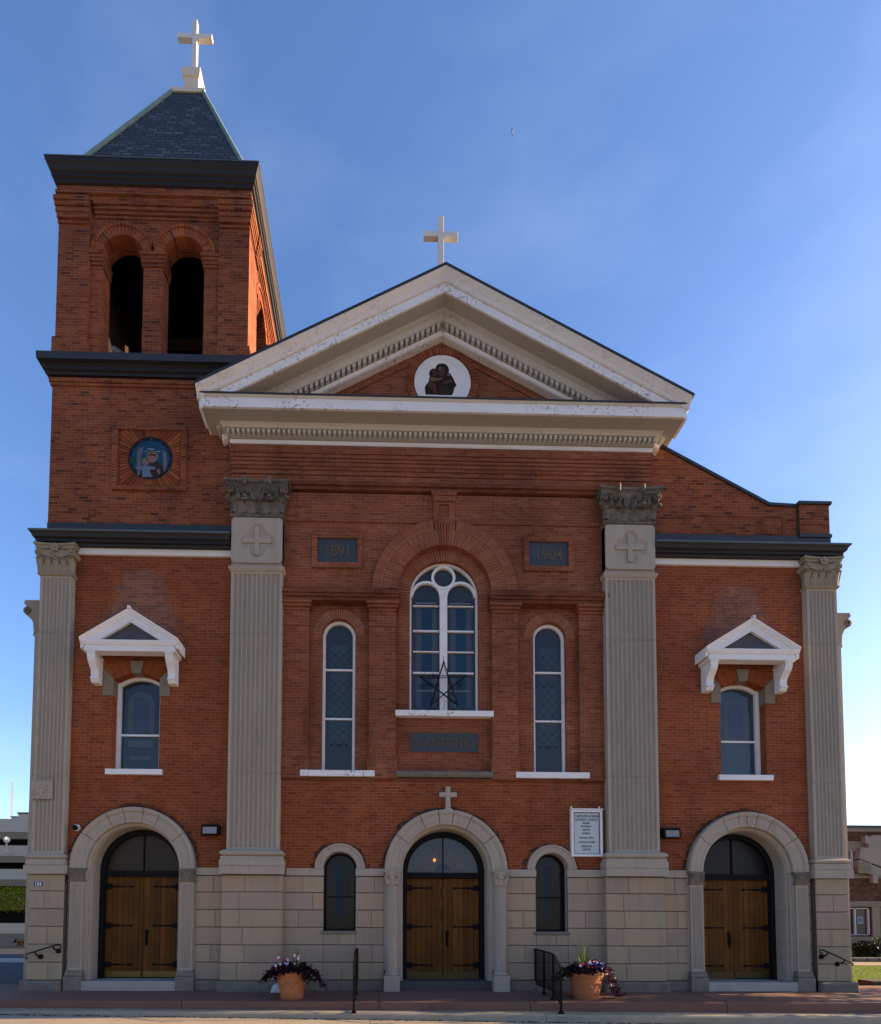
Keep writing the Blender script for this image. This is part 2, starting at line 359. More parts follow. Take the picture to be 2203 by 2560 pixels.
m_gold = plain("worn_gilt", (.105, .072, .034), .6, 0, .3, .35, 30)
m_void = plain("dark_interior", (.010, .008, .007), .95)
m_timber = plain("old_timber", (.055, .032, .018), .9, 0, .2, .3, 8)
m_terra = plain("terracotta", (.34, .135, .060), .75, 0, .25, .18, 4., .2)
m_redc = None
# ------------------------------------------------------------------ CHURCH
church = thing("church", (0, 0, .06), "red brick church with white pediment, fluted stone pilasters and square bell tower", "church")
BP, CP = 4.38, 9.02         # big pilaster and corner pilaster centre lines
CXP = -.02
SWX = (-7.185, 7.115)       # side windows
DRX = (-7.14, .02, 7.09)    # door centres
def S2(f):
    for s in (-1, 1): f(s)

# --- main front wall: brick
mb = MB()
wall_open(mb, -9.30, 9.30, 2.60, 4.97, 0, [(-7.14, 1.25, 2.5, 2.8, 1.25), (.02, 1.25, 2.5, 2.8, 1.25), (7.09, 1.25, 2.5, 2.8, 1.25), (-2.43, .45, 2.5, 2.82, .45), (2.49, .45, 2.5, 2.82, .45)], .62)
for s, cx in ((-1, SWX[0]), (1, SWX[1])):
    a, b = (-9.30, -3.84) if s < 0 else (3.84, 9.30)
    wall_open(mb, a, b, 4.97, 10.95, 0, [(cx, .545, 5.10, 7.22, .16)], .40)
# nave body behind
mb.box(-9.30, 9.30, .64, 22, 0, 10.9); mb.box(-9.3, -9.28, -.0, .64, 2.6, 10.95); mb.box(9.28, 9.3, 0, .64, 2.6, 10.95)
mb.box(-4.85, 4.85, .66, 22, 10.9, 13.2)
mb.build("wall", m_brick, church, "red brick side bays and lower wall")
# --- centre bay upper wall
mb = MB()
YP = -.035
CB = [(-3.84, -3.20), (-1.78, -1.15), (1.12, 1.74), (3.20, 3.84)]
for a, b in CB: mb.box(a, b, YP, .3, 4.97, 9.16)
NW = (-2.50, 2.53)
for s in (-1, 1):
    cx = NW[0] if s < 0 else NW[1]; a, b = (-3.20, -1.78) if s < 0 else (1.74, 3.20)
    wall_open(mb, a, b, 4.97, 9.16, .10, [(cx, .39, 5.10, 8.42, .39)], .25)
wall_open(mb, -1.20, 1.20, 4.97, 10.75, .10, [(0, .82, 6.5, 9.45, .82)], .2)
wall_open(mb, -3.84, 3.84, 9.16, 11.80, YP, [(0, 1.10, 9.16, 9.45, 1.10)], .2)
mb.box(-5.04, -3.84, -.05, .3, 10.95, 12.82); mb.box(3.84, 4.93, -.05, .3, 10.95, 12.82)
mb.box(-3.84, 3.84, -.10, .1, 11.94, 12.1)
for k, z in enumerate((12.02, 12.16, 12.27, 12.35, 12.44, 12.52, 12.62)):       # corbelled courses under the cornice
    mb.box(-5.04-.003*k, 4.93+.003*k, -.105-.016*k, .1, z+.012, (12.16, 12.27, 12.35, 12.44, 12.52, 12.62, 12.82)[k])
mb.cur = 1; mb.box(-3.84, 3.84, -.13, .1, 11.93, 12.02); mb.box(-3.84, 3.84, -.085, .1, 11.85, 11.93); mb.cur = 0
mb.box(-3.84, 3.84, -.06, .1, 11.08, 11.15)
mb.box(-.27, -.14, -.085, .1, 11.05, 11.60); mb.box(.10, .23, -.085, .1, 11.05, 11.60); mb.box(-.14, .10, -.085, .1, 11.05, 11.24); mb.box(-.14, .10, -.085, .1, 11.54, 11.60); mb.box(-.14, .10, -.045, .1, 11.24, 11.54); mb.box(-.32, .28, -.125, .1, 11.74, 11.85); mb.box(-.29, .25, -.105, .1, 11.60, 11.74)
# pier caps and stepped impost course
for (a, b) in CB:
    for k in range(3): mb.box(a-.032*k-.01, b+.032*k+.01, YP-.042*k-.025, .2, 8.93+.07*k, 9.0+.07*k-.004)
    mb.box(a-.01, b+.01, YP-.02, .2, 8.56, 8.62)
    mb.box(a-.03, b+.03, YP-.03, .2, 4.93, 5.42)
for a, b in ((-3.84, -1.08), (1.06, 3.84)):
    mb.cur = 1
    for k, (z0, z1, o) in enumerate(((9.14, 9.21, .085), (9.215, 9.28, .12), (9.285, 9.36, .155), (9.365, 9.46, .08))): mb.box(a-.02*(k == 2), b+.02*(k == 2), YP-o, .2, z0, z1)
mb.box(-3.84, 3.84, -.02, .2, 4.90, 4.945)
mb.build("wall", [m_brickc, brick_mat("brick_sooty", BR_B, seed=5., stain=.75, mortar=(.2, .13, .09))], church, "rose brick centre bay with corbelled courses")

# --- tympanum
PXC = -.07
def zr(x): return 16.53-.528*abs(x-PXC)          # roof line of the crown at its front edge
mb = MB(); mb.prism([(-5.0, 13.15), (4.9, 13.15), (PXC, 15.95)], 'y', -.0, .5)
for s in (-1, 1):
    p0, p1 = (PXC+.80*s, 15.10), (PXC+2.30*s, 14.31)
    mb.prism([p0, p1, (p1[0], p1[1]-.07), (p0[0], p0[1]-.07)], 'y', -.03, .02)
mb.build("tympanum", m_brickc, church)
# --- painted roundel
TC = (-.045, 14.65)
mb = MB(); mb.wedges(TC[0], TC[1], .70, .865, -pi/4, 5*pi/4, 44, -.035, .05, .012)
ro = mb.build("roundel", m_vous, church)
mb = MB(); mb.prism([(TC[0]+.685*cos(2*pi*i/48), TC[1]+.685*sin(2*pi*i/48)) for i in range(48)], 'y', -.014, .02)
mb.build("white_disc", m_white, ro)
def P1(px, py): return (TC[0]+.0+(px-868)/12.736/103.6, 15.32-(py-135)/12.736/98.9)
FIG = [
 ([(330, 1390), (300, 1180), (330, 1090), (420, 990), (440, 860), (470, 810), (440, 760), (438, 690), (470, 610), (550, 560), (640, 560), (660, 480), (720, 410), (800, 390), (910, 390), (1000, 430), (1060, 520), (1075, 600), (1060, 690), (1130, 690), (1130, 740), (1200, 830), (1250, 950), (1310, 1050), (1290, 1110), (1240, 1170), (1220, 1280), (1170, 1390)], (.018, .010, .009)),
 ([(700, 570), (740, 500), (840, 490), (930, 520), (960, 600), (940, 720), (880, 800), (800, 810), (730, 730)], (.060, .034, .022)),
 ([(520, 640), (600, 620), (690, 660), (700, 760), (640, 820), (550, 800)], (.055, .028, .018)),
 ([(480, 830), (600, 860), (740, 880), (850, 840), (890, 870), (800, 920), (660, 960), (540, 960), (460, 980)], (.155, .088, .042)),
 ([(420, 1010), (560, 1000), (640, 1080), (700, 1340), (620, 1380), (520, 1240), (400, 1140)], (.068, .030, .016)),
 ([(1000, 950), (1090, 880), (1160, 930), (1140, 1010), (1030, 1040), (900, 1060), (840, 1010), (880, 960)], (.062, .035, .028)),
 ([(1020, 790), (1020, 720), (1045, 720), (1050, 770), (1085, 710), (1110, 720), (1080, 790)], (.20, .16, .13)),
 ([(740, 1180), (900, 1120), (1120, 1180), (1180, 1280), (1080, 1390), (760, 1390)], (.034, .017, .010)),
 ([(760, 530), (830, 520), (830, 545), (760, 560)], (.16, .11, .075)),
 ([(730, 585), (840, 575), (830, 610), (740, 610)], (.14, .11, .10))]
for k, (pl, c) in enumerate(FIG):
    mb = MB(); mb.prism([P1(*p) for p in pl], 'y', -.017-.002*k, -.012); mb.build("painted_figure", plain("figure_paint", c, .7, 0, .2, .25, 14), ro)

# --- pediment cornices
mb = MB()
HW = 5.53
path = [(PXC-HW+.7-.0, .35), (PXC-HW+.7, .0), (PXC+HW-.7, .0), (PXC+HW-.7, .35)]
def cornice(prof, mats_idx=0): mb.cur = mats_idx; mb.sweep(prof, path)
cornice([(0, 13.20), (.70, 13.205), (.70, 13.43), (0, 13.43)], 1)
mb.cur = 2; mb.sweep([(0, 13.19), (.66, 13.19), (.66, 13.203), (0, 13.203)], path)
cornice([(0, 13.43), (.71, 13.43), (.74, 13.47), (0, 13.47)], 3)
cornice([(0, 13.47), (.76, 13.47), (.76, 13.50), (0, 13.535)], 4)
path0 = path; path = [(-4.94, .35), (-4.94, 0), (4.83, 0), (4.83, .35)]
cornice([(0, 12.80), (.15, 12.80), (.15, 12.82), (.12, 12.84), (.12, 12.88), (.15, 12.91), (.15, 12.975), (.12, 12.99), (0, 12.99)], 0); path = path0
mb.cur = 2; mb.sweep([(0, 12.985), (.222, 12.985), (.222, 13.095), (0, 13.095)], path)  # backing coloured darker so the gaps between the dentils look shaded
cornice([(0, 13.09), (.215, 13.09), (.215, 13.10), (.325, 13.105), (.33, 13.12), (.33, 13.13), (.34, 13.16), (.38, 13.19), (0, 13.19)], 3)
pc = mb.build("pediment_cornice", [m_white, m_peel, m_soffit_gap, m_beige, m_lead], church)
mb = MB(); n = 86
for k in range(n):
    x = PXC-5.08+10.16*(k+.5)/n; mb.box(x-.030, x+.030, -.315, -.2, 12.998, 13.085)
mb.build("dentil_row", m_beige, pc)
# raking cornice: sections in vertical planes, mitred at the apex
def rake(mb, prof, ex):
    for s in (-1, 1):
        rings = []
        for x in (PXC, PXC+s*ex):
            rings.append([(x, -o, zr(x)+dz) for o, dz in prof])
        mb.loft(rings, True, True)
mb = MB()
mb.cur = 0; rake(mb, [(.72, -.22), (.74, -.20), (.75, -.14), (.82, -.06), (.85, -.03), (.85, 0), (.2, 0), (.2, -.22)], 5.60)
mb.cur = 1; rake(mb, [(.694, -.435), (.694, -.225), (.2, -.225), (.2, -.435)], 5.56)
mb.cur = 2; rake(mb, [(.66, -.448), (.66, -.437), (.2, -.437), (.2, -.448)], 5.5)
mb.cur = 3; rake(mb, [(0, -.62), (.27, -.62), (.275, -.56), (.30, -.53), (.30, -.47), (.40, -.45), (0, -.45)], 5.3)
mb.cur = 2; rake(mb, [(0, -.745), (.15, -.745), (.15, -.622), (0, -.622)], 5.2)  # darker backing paints in the shade behind the raking dentils
mb.cur = 1; rake(mb, [(0, -.86), (.15, -.86), (.18, -.845), (.145, -.82), (.145, -.795), (.18, -.77), (.18, -.755), (.15, -.745), (0, -.745)], 5.2)
mb.cur = 4; rake(mb, [(.87, 0.002), (.87, .05), (-.7, .05), (-.7, .002)], 5.64)
rk = mb.build("raking_cornice", [paint_mat('streaked_white', (.66, .665, .665), .3, .25), m_peel, m_soffit_gap, m_beige, m_lead], church)
mb = MB()
for s in (-1, 1):
    for k in range(40):
        x = PXC+s*(.10+k*.125); z = zr(x)
        if z-.74 < 13.4: break
        mb.loft([[(x+s*a, y, zr(x+s*a)+dz) for a, dz in ((-.034, -.735), (.034, -.735), (.034, -.63), (-.034, -.63))] for y in (-.265, -.14)])
mb.build("dentil_row", m_beige, rk)
mb = MB(); mb.loft([[(PXC-5.5, y, 13.62), (PXC+5.5, y, 13.62), (PXC, y, 16.52)] for y in (.62, 22)])
mb.build("roof", m_slate, church)

# --- roof cross over the pediment
def cross(mb, cx, y, zb, zt, za, arm, t, d):
    mb.box(cx-t/2, cx+t/2, y-d/2, y+d/2, zb, zt)
    mb.box(cx-arm, cx-t/2, y-d/2+.004, y+d/2-.004, za-t/2, za+t/2); mb.box(cx+t/2, cx+arm, y-d/2+.004, y+d/2-.004, za-t/2, za+t/2)
mb = MB(); cross(mb, -.045, .36, 16.3, 19.36, 18.89, .43, .14, .13); mb.build("roof_cross", paint_mat("cross_paint", (.66, .66, .64), .3, .7), church, bevel=.006)

# --- right aisle parapet
mb = MB()
mb.prism([(4.9, 10.9), (9.28, 10.9), (9.28, 11.72), (7.87, 11.72), (4.9, 13.32)], 'y', .0, .45)
mb.box(8.59, 9.32, -.05, .5, 10.94, 11.73)
mb.build("parapet", m_brickt, church)
mb = MB(); mb.prism([(4.9, 13.32), (7.87, 11.72), (8.58, 11.70), (8.58, 11.76), (7.88, 11.79), (4.9, 13.39)], 'y', -.04, .5)
mb.box(8.55, 9.36, -.09, .54, 11.73, 11.80); mb.box(8.57, 9.36, -.07, .5, 10.92, 11.0); mb.box(8.555, 8.585, -.02, .2, 10.95, 11.74)
mb.build("parapet_coping", m_lead, church)
mb = MB()
for a, b, c, d in ((5.6, 8.22, 11.43, 11.455), (8.20, 8.225, 10.98, 11.43), (5.6, 8.2, 10.98, 11.0)): mb.box(a, b, -.016, .02, c, d)
mb.build("panel_moulding", m_brickt, church)

# --- dark eaves cornice of the side bays
for (nm, path) in (("eaves_cornice", [(-9.30, 6), (-9.30, -.0), (-5.03, -.0)]), ("eaves_cornice", [(4.96, .0), (9.30, 0), (9.30, 6)])):
    mb = MB()
    mb.cur = 0; mb.sweep([(0, 10.33), (.14, 10.33), (.15, 10.37), (.20, 10.38), (.20, 10.44), (.245, 10.46), (.265, 10.52), (.29, 10.56), (0, 10.56)], path)
    mb.cur = 1; mb.sweep([(0, 10.56), (.31, 10.56), (.31, 10.60), (0, 10.76)], path)
    mb.cur = 2; mb.sweep([(0, 10.6), (.045, 10.7), (.045, 10.95), (0, 10.95)], path)
    ec = mb.build(nm, [m_dark, m_copperd, m_lead], church)
    mb = MB(); p2 = [path[1], path[2]] if path[0][1] == 6 else path[:2]
    mb.sweep([(0, 10.19), (.05, 10.19), (.06, 10.21), (.06, 10.40), (0, 10.40)], p2); mb.build("frieze_board", paint_mat("frieze_paint", (.66, .66, .64), 0, .5), ec)

# --- string of fluted pilasters
def fluted(mb, cx, w, yf, yb, z0, z1, n, ends=True, margin=.05, end0=None, end1=None):
    e0 = ends if end0 is None else end0; e1 = ends if end1 is None else end1
    p = (w-2*margin)/n; r = p*.42; dep = r*1.05; us = [0]; ds = [0]; cs = [None]
    for k in range(n):
        c = margin+p*(k+.5)
        for j in range(7):
            a = -1+2*j/6; us.append(c+a*r); cs.append(a)
    us.append(w); cs.append(None)
    rows = []
    def g(z, q): rows.append((z, q))
    if e0: g(z0, 0); [g(z0+.05+r*(1-cos(t*pi/2)), sin(t*pi/2)) for t in (0, .3, .6, 1)]
    else: g(z0, 1)
    if e1: [g(z1-.05-r*(1-cos(t*pi/2)), sin(t*pi/2)) for t in (1, .6, .3, 0)]; g(z1, 0)
    else: g(z1, 1)
    vs = []; m = len(us)
    for z, q in rows:
        for u, a in zip(us, cs):
            d = 0 if a is None else dep*sqrt(max(0, 1-a*a))*q
            vs.append((cx-w/2+u, yf+d, z))
    fs = [(k*m+i, k*m+i+1, (k+1)*m+i+1, (k+1)*m+i) for k in range(len(rows)-1) for i in range(m-1)]
    mb.add(vs, fs)
    mb.add([(cx-w/2, yf, z0), (cx-w/2, yb, z0), (cx-w/2, yb, z1), (cx-w/2, yf, z1)], [(0, 1, 2, 3)])
    mb.add([(cx+w/2, yf, z0), (cx+w/2, yb, z0), (cx+w/2, yb, z1), (cx+w/2, yf, z1)], [(0, 1, 2, 3)])
def spiral(mb, cx, cz, y, r, turns=1.6, t=.016, sgn=1, a0=pi/2):
    pts = []
    for i in range(22):
        q = i/21; a = a0+sgn*turns*2*pi*q; rr = r*(1-.82*q); pts.append((cx+rr*cos(a), y-.02*q, cz+rr*sin(a)))
    mb.tube(pts, t, 5); mb.lathe_y = None
    mb.loft([[(cx+rr*cos(2*pi*k/10), yy, cz+rr*sin(2*pi*k/10)) for k in range(10)] for rr, yy in ((r*.92, y+.06), (r*.92, y+.012), (r*.22, y-.012))])
    mb.loft([[(cx+rr*cos(2*pi*k/8), yy, cz+rr*sin(2*pi*k/8)) for k in range(8)] for rr, yy in ((r*.24, y), (r*.22, y-.035), (r*.08, y-.045))])
def leaf(mb, cx, y, z0, h, wd, curl=.06, ridge=.012, n=6, m=5):
    rings = []
    for i in range(n+1):
        t = i/n; ww = wd*(.72+.5*t-.75*max(0, t-.6)**1.2*2.0)
        ww = max(ww, wd*.18); out = curl*(t**2.4)*1.0; zz_ = z0+h*(t if t < .85 else .85+(t-.85)*.2-(t-.85)*.9*(t > .93))
        row = []
        for j in range(m):
            u = -1+2*j/(m-1); row.append((cx+u*ww/2, y-out-.02+abs(u)**2*.022-ridge*(1 if j % 2 == 0 else 0), zz_))
        rings.append(row)
    back = [[(p[0], p[1]+.03, p[2]) for p in r] for r in rings]
    for k in range(n):
        for A in (rings, back):
            mb.add(A[k]+A[k+1], [(j, j+1, j+1+m, j+m) for j in range(m-1)])
    mb.strip(rings[-1], back[-1]); mb.strip([r[0] for r in rings], [r[0] for r in back]); mb.strip([r[-1] for r in rings], [r[-1] for r in back])
def abacus(mb, cx, w, yf, yb, z0, z1, over, conc, n=8):
    for k, (za, zb, o) in enumerate(((z0, z0+(z1-z0)*.45, over*.72), (z0+(z1-z0)*.45, z0+(z1-z0)*.62, over*.82), (z0+(z1-z0)*.62, z1, over))):
        pts = [(cx-w/2-o, yb)]
        for i in range(n+1):
            u = -1+2*i/n; pts.append((cx+u*(w/2+o), yf-o+conc*(1-u*u)))
        pts.append((cx+w/2+o, yb)); mb.prism(pts, 'z', za, zb)
# big pilasters -------------------------------------------------
def big_pilaster(cx):
    yf, yb = -.20, .02; w = 1.18
    mb = MB(); zs = [3.24, 5.0, 8.25, 9.73]
    for k in range(3): fluted(mb, cx, w, yf, yb, zs[k]+.009*(k > 0), zs[k+1], 10, end0=(k == 0), end1=(k == 2))
    mb.box(cx-w/2+.01, cx+w/2-.01, yf+.06, yb, 3.24, 9.73)
    p = mb.build("pilaster", m_stone, church)
    mb = MB(); pth = [(cx-w/2, yb), (cx-w/2, yf), (cx+w/2, yf), (cx+w/2, yb)]
    mb.sweep([(0, 9.73), (.015, 9.735), (.045, 9.77), (.055, 9.80), (.055, 9.825), (.02, 9.84), (0, 9.84)], pth)
    mb.box(cx-w/2, cx+w/2, yf, yb, 9.84, 11.02)
    # sunk quatrefoil with raised cross: front plate with the foil cut out
    qz = 10.46; R = .21
    def foil(r, e):
        pts = []
        for q in range(4):
            a = q*pi/2; ox, oz = e*cos(a), e*sin(a)
            tm = pi/4+math.asin(min(1, e/(r*sqrt(2))))
            pts += [(cx+ox+r*cos(a+t), qz+oz+r*sin(a+t)) for t in [-tm+2*tm*i/14 for i in range(15)]]
        return pts
    A = foil(R, .215); B = foil(R-.05, .215)
    N = len(A)
    sq = []
    for (x, z) in A:                                     # project the foil outline onto the plate border
        dx, dz = x-cx, z-qz; kx = (w/2-.0)/abs(dx) if abs(dx) > 1e-6 else 9; kz = (.54)/abs(dz) if abs(dz) > 1e-6 else 9; k = min(kx, kz); sq.append((cx+dx*k, qz+dz*k))
    yq = yf-.035
    mb.strip([(x, yq, z) for x, z in sq], [(x, yq, z) for x, z in A], True)
    mb.strip([(x, yq, z) for x, z in A], [(x, yf-.004, z) for x, z in B], True)
    pts = [(cx-w/2, qz-.54), (cx+w/2, qz-.54), (cx+w/2, qz+.54), (cx-w/2, qz+.54)]
    mb.strip([(x, yq, z) for x, z in pts], [(x, yb, z) for x, z in pts], True)
    mb.box(cx-.055, cx+.055, yf-.034, yf, qz-.35, qz+.33); mb.box(cx-.33, cx-.055, yf-.030, yf, qz-.055, qz+.055); mb.box(cx+.055, cx+.33, yf-.030, yf, qz-.055, qz+.055)
    mb.build("cross_panel", m_stone, p)
    mb = MB()                                            # base
    mb.sweep([(0, 3.075)]+[(.055+.07*sin(pi*i/8), 3.08+.15*i/8) for i in range(9)]+[(.03, 3.24), (0, 3.25)], pth)
    mb.sweep([(0, 2.86), (.125, 2.86), (.125, 3.0), (.105, 3.0), (.105, 3.075), (0, 3.075)], pth); mb.sweep([(0, 2.675), (.125, 2.675), (.125, 2.853), (0, 2.853)], pth)
    mb.box(cx-w/2, cx+w/2, yf+.002, yb, 2.675, 3.25)
    mb.build("pilaster_base", m_stone, p)
    mb = MB()                                            # capital
    z0, z1 = 11.02, 11.86
    mb.sweep([(0, z0), (.035, z0+.01), (.045, z0+.035), (.035, z0+.05), (.02, z0+.055), (.04, z0+.075), (.025, z0+.095), (0, z0+.1)], pth)
    mb.loft([[(cx-w/2-o, yb, z), (cx-w/2-o, yf-o, z), (cx+w/2+o, yf-o, z), (cx+w/2+o, yb, z)] for z, o in ((z0, -.01), (z0+.35, -.01), (z1-.24, .03), (z1-.14, .07))])
    for k in range(4): leaf(mb, cx+(k-1.5)*.29, yf, z0+.09, .34, .25, .10)
    for k in range(5): leaf(mb, cx+(k-2)*.29, yf, z0+.12, .27, .13, .05)
    for sx in (-1, 1): 
        leaf(mb, cx+sx*(w/2-.04), yf-.02, z0+.12, .40, .16, .13)
        mb.tube([(cx+sx*(w/2+.0), yf+.05, z0+.3), (cx+sx*(w/2+.07), yf-.02, z0+.42), (cx+sx*(w/2+.12), yf-.08, z0+.44), (cx+sx*(w/2+.10), yf-.10, z0+.38)], .04, 6)
    for k in (-1, 1):                                    # pairs of inner scrolls with hanging buds
        bx = cx+k*.29
        for q in (-1, 1):
            spiral(mb, bx+q*.075, z1-.245, yf-.075, .062, 1.4, .014, q)
            mb.tube([(bx+q*.20, yf-.03, z0+.36), (bx+q*.18, yf-.05, z0+.48), (bx+q*.12, yf-.08, z1-.19)], [.028, .032, .02], 6)
        mb.box(bx-.075, bx+.075, yf-.09, yf, z0+.385, z0+.42)
        mb.loft([[(bx+rr*cos(2*pi*j/6), yf-.09-.035*i, z0+.46+rr*sin(2*pi*j/6)) for j in range(6)] for i, rr in enumerate((.05, .045, .015))])
        mb.loft([[(bx+dx, yf-.13-dy, z) for dx, dy in ((-.05, 0), (0, .05), (.05, 0))] for z in (z1-.14, z1-.02, z1+.045)])
    for sx in (-1, 1):
        spiral(mb, cx+sx*(w/2+.03), z1-.22, yf-.10, .10, 1.5, .018, -sx)
        mb.tube([(cx+sx*.40, yf-.03, z0+.34), (cx+sx*.42, yf-.05, z0+.50), (cx+sx*.50, yf-.09, z1-.16)], [.03, .036, .024], 6)
        mb.tube([(cx+sx*.055, yf-.02, z0+.36), (cx+sx*.06, yf-.04, z0+.52), (cx+sx*.10, yf-.05, z1-.17)], [.02, .026, .014], 6)
        for z in (.2, .3): mb.loft([[(cx+sx*(w/2+.06)+rr*cos(2*pi*j/6), yf-.06+rr*sin(2*pi*j/6), z0+z+.12+.05*i) for j in range(6)] for i, rr in enumerate((.02, .045, .02))])
    abacus(mb, cx, w, yf, yb, z1-.14, z1, .16, .05)
    mb.build("capital", m_stoned, p)
for s in (-1, 1): big_pilaster(s*BP+CXP)
# corner pilasters ----------------------------------------------
def corner_capital(mb, cx, w, yf, yb, z0, z1, nl=4):
    h = z1-z0; pth = [(cx-w/2, yb), (cx-w/2, yf), (cx+w/2, yf), (cx+w/2, yb)]
    mb.sweep([(0, z0), (.02, z0), (.045, z0+.025), (.05, z0+.045), (.02, z0+.06), (0, z0+.06)], pth)
    mb.loft([[(cx-w/2-o, yb, z), (cx-w/2-o, yf-o, z), (cx+w/2+o, yf-o, z), (cx+w/2+o, yb, z)] for z, o in ((z0, 0), (z0+h*.4, -.005), (z0+h*.62, .02), (z1-h*.2, .05))])
    p = w/nl
    for k in range(nl): leaf(mb, cx-w/2+p*(k+.5), yf, z0+.05, h*.34, p*.62, .035)
    for k in range(nl+1): leaf(mb, cx-w/2+p*k, yf-.005, z0+.05, h*.56, p*.8, .075 if 0 < k < nl else .11)
    ez = z0+h*.70; r = h*.115
    for s in (-1, 1):
        ex = cx+s*(w/2+.02)
        spiral(mb, ex, ez, yf-.06, r, 1.3, .016, -s)
        mb.lathe_ = None
        mb.loft([[(ex+r*cos(2*pi*k/12), y, ez+r*sin(2*pi*k/12)) for k in range(12)] for y in (yf-.04, yb-.02)])
        top = [(cx+s*(.02+(w/2-.0)*t), yf-.045-.02*t, z0+h*.58+(h*.235)*sin(t*pi/2)) for t in [i/8 for i in range(9)]]
        bot = [(cx+s*(.02+(w/2-.0)*t), yf-.04-.02*t, z0+h*.57+(h*.12)*t**1.6-.01) for t in [i/8 for i in range(9)]]
        back = [(a[0], yf+.02, a[2]) for a in top]; bk2 = [(a[0], yf+.02, a[2]) for a in bot]
        mb.strip(top, bot); mb.strip(top, back); mb.strip(bot, bk2); mb.tube(top, .014, 5)
    abacus(mb, cx, w, yf, yb, z1-h*.155, z1, .115, .05)
    fz = z1-h*.15
    for k in range(5):
        a = 2*pi*k/5+pi/2; mb.loft([[(cx+.06*cos(a)+.045*q*cos(2*pi*j/6), yf-.075-yy, fz+.06*sin(a)+.045*q*sin(2*pi*j/6)) for j in range(6)] for q, yy in ((1, 0), (.9, .025), (.4, .03))])
    mb.loft([[(cx+q*cos(2*pi*j/6), yf-.09-yy, fz+q*sin(2*pi*j/6)) for j in range(6)] for q, yy in ((.03, 0), (.025, .03), (.01, .035))])
def corner_pilaster(cx, s):
    yf, yb, w = -.15, .03, .72
    mb = MB(); zs = [3.13, 4.9, 8.25, 9.58]
    for k in range(3): fluted(mb, cx, w, yf, yb, zs[k]+.009*(k > 0), zs[k+1], 7, end0=(k == 0), end1=(k == 2))
    mb.box(cx-w/2+.01, cx+w/2-.01, yf+.05, yb, 3.13, 9.58)
    mb.box(cx-w/2, cx+w/2, .03, .62, 3.1, 9.6)
    if s < 0:
        r2_ = random.Random(3); g = [[(cx-w/2-.02+.46*i/11, yf-.045+r2_.uniform(-.03, .012)*(0 < i < 11), 4.36+.43*j/15) for i in range(12)] for j in range(16)]
        for j in range(15): mb.add(g[j]+g[j+1], [(i, i+1, i+13, i+12) for i in range(11)])
        mb.box(cx-w/2-.02, cx-w/2+.44, yf-.043, yf+.03, 4.36, 4.79)
    p = mb.build("pilaster", m_stone, church)
    pth = [(cx-w/2, .6), (cx-w/2, yf), (cx+w/2, yf), (cx+w/2, .6)]
    mb = MB()
    mb.sweep([(0, 2.99)]+[(.03+.055*sin(pi*i/8), 3.0+.115*i/8) for i in range(9)]+[(.015, 3.13), (0, 3.14)], pth)
    mb.sweep([(0, 2.86), (.075, 2.86), (.075, 2.94), (.065, 2.945), (.065, 2.995), (0, 2.995)], pth); mb.sweep([(0, 2.66), (.10, 2.66), (.10, 2.853), (0, 2.853)], pth)
    mb.box(cx-w/2, cx+w/2, yf+.002, .6, 2.66, 3.14)
    mb.build("pilaster_base", m_stone, p)
    mb = MB(); corner_capital(mb, cx, w, yf, .3, 9.58, 10.32); mb.build("capital", m_stonec, p)
corner_pilaster(-9.03, -1); corner_pilaster(8.985, 1)
# side-wall pilasters, only their capitals show past the corners
for s in (-1, 1):
    mb = MB(); mb.box(*(sorted((s*9.0, s*9.64))), .10, .58, .1, 8.35)
    p = mb.build("pilaster", m_stone, church)
    mb = MB(); x = 9.64
    pr = [(9.2, 8.28), (9.66, 8.28), (9.70, 8.33), (9.68, 8.38), (9.70, 8.62), (9.76, 8.75), (9.90, 8.84), (9.90, 8.98), (9.80, 9.02), (9.88, 9.03), (9.93, 9.10), (9.90, 9.17), (9.2, 9.17)]
    mb.prism([(s*a, b) for a, b in pr], 'y', .12, .56)
    mb.lathe_ = None
    for k in range(2): mb.loft([[(s*9.84+r*cos(2*pi*i/12)*s, y, 8.91+r*sin(2*pi*i/12)) for i in range(12)] for r, y in ((.09, .57), (.09, .10), (.04, .08), (.02, .09))])
    mb.build("capital", m_stonec, p)

# --- rusticated stone base -------------------------------------
mb = MB(); gp = MB()
Z = [.28, .68, 1.08, 1.48, 1.88, 2.28, 2.66]
rs = random.Random(11)
def course(xa, xb, y, z0, z1, ph, yb=.02, lens=(.78, .42)):
    x = xa; k = ph
    while x < xb-1e-3:
        l = lens[k % 2]*rs.uniform(.85, 1.15); k += 1
        e = x+l
        if xb-e < .22: e = xb
        mb.blk(x+.0025, min(e, xb)-.0025, y, yb, z0+.008, z1-.008, .010); x = e
WALLS = [(-8.64, -8.56), (-5.72, -5.03), (-3.76, -2.80), (-2.06, -1.40), (1.44, 2.12), (2.86, 3.74), (4.99, 5.70), (8.51, 8.64)]
for k in range(6):
    for (a, b) in WALLS: course(a, b, -.02, Z[k], Z[k+1], k)
    if Z[k+1] < 1.45 or True:
        for (a, b) in ((-2.80, -2.06), (2.12, 2.86)):
            if Z[k+1] <= 1.40 or k < 3: 
                top = min(Z[k+1], 1.34); 
                if top > Z[k]+.03: course(a, b, -.02, Z[k], top, k+1)
    for cx in (-BP+CXP, BP+CXP): course(cx-.68, cx+.68, -.215, Z[k], Z[k+1], k % 2, lens=(.92, .46) if k % 2 else (.42, .98))
    for (a, b) in ((-9.40, -8.62), (8.60, 9.38)):
        if k % 2 == 0: course(a, b, -.165, Z[k], Z[k+1], 0, .62, (.40, .40))
        else: course(a, b, -.165, Z[k], Z[k+1], 0, .62, (.9, .9))
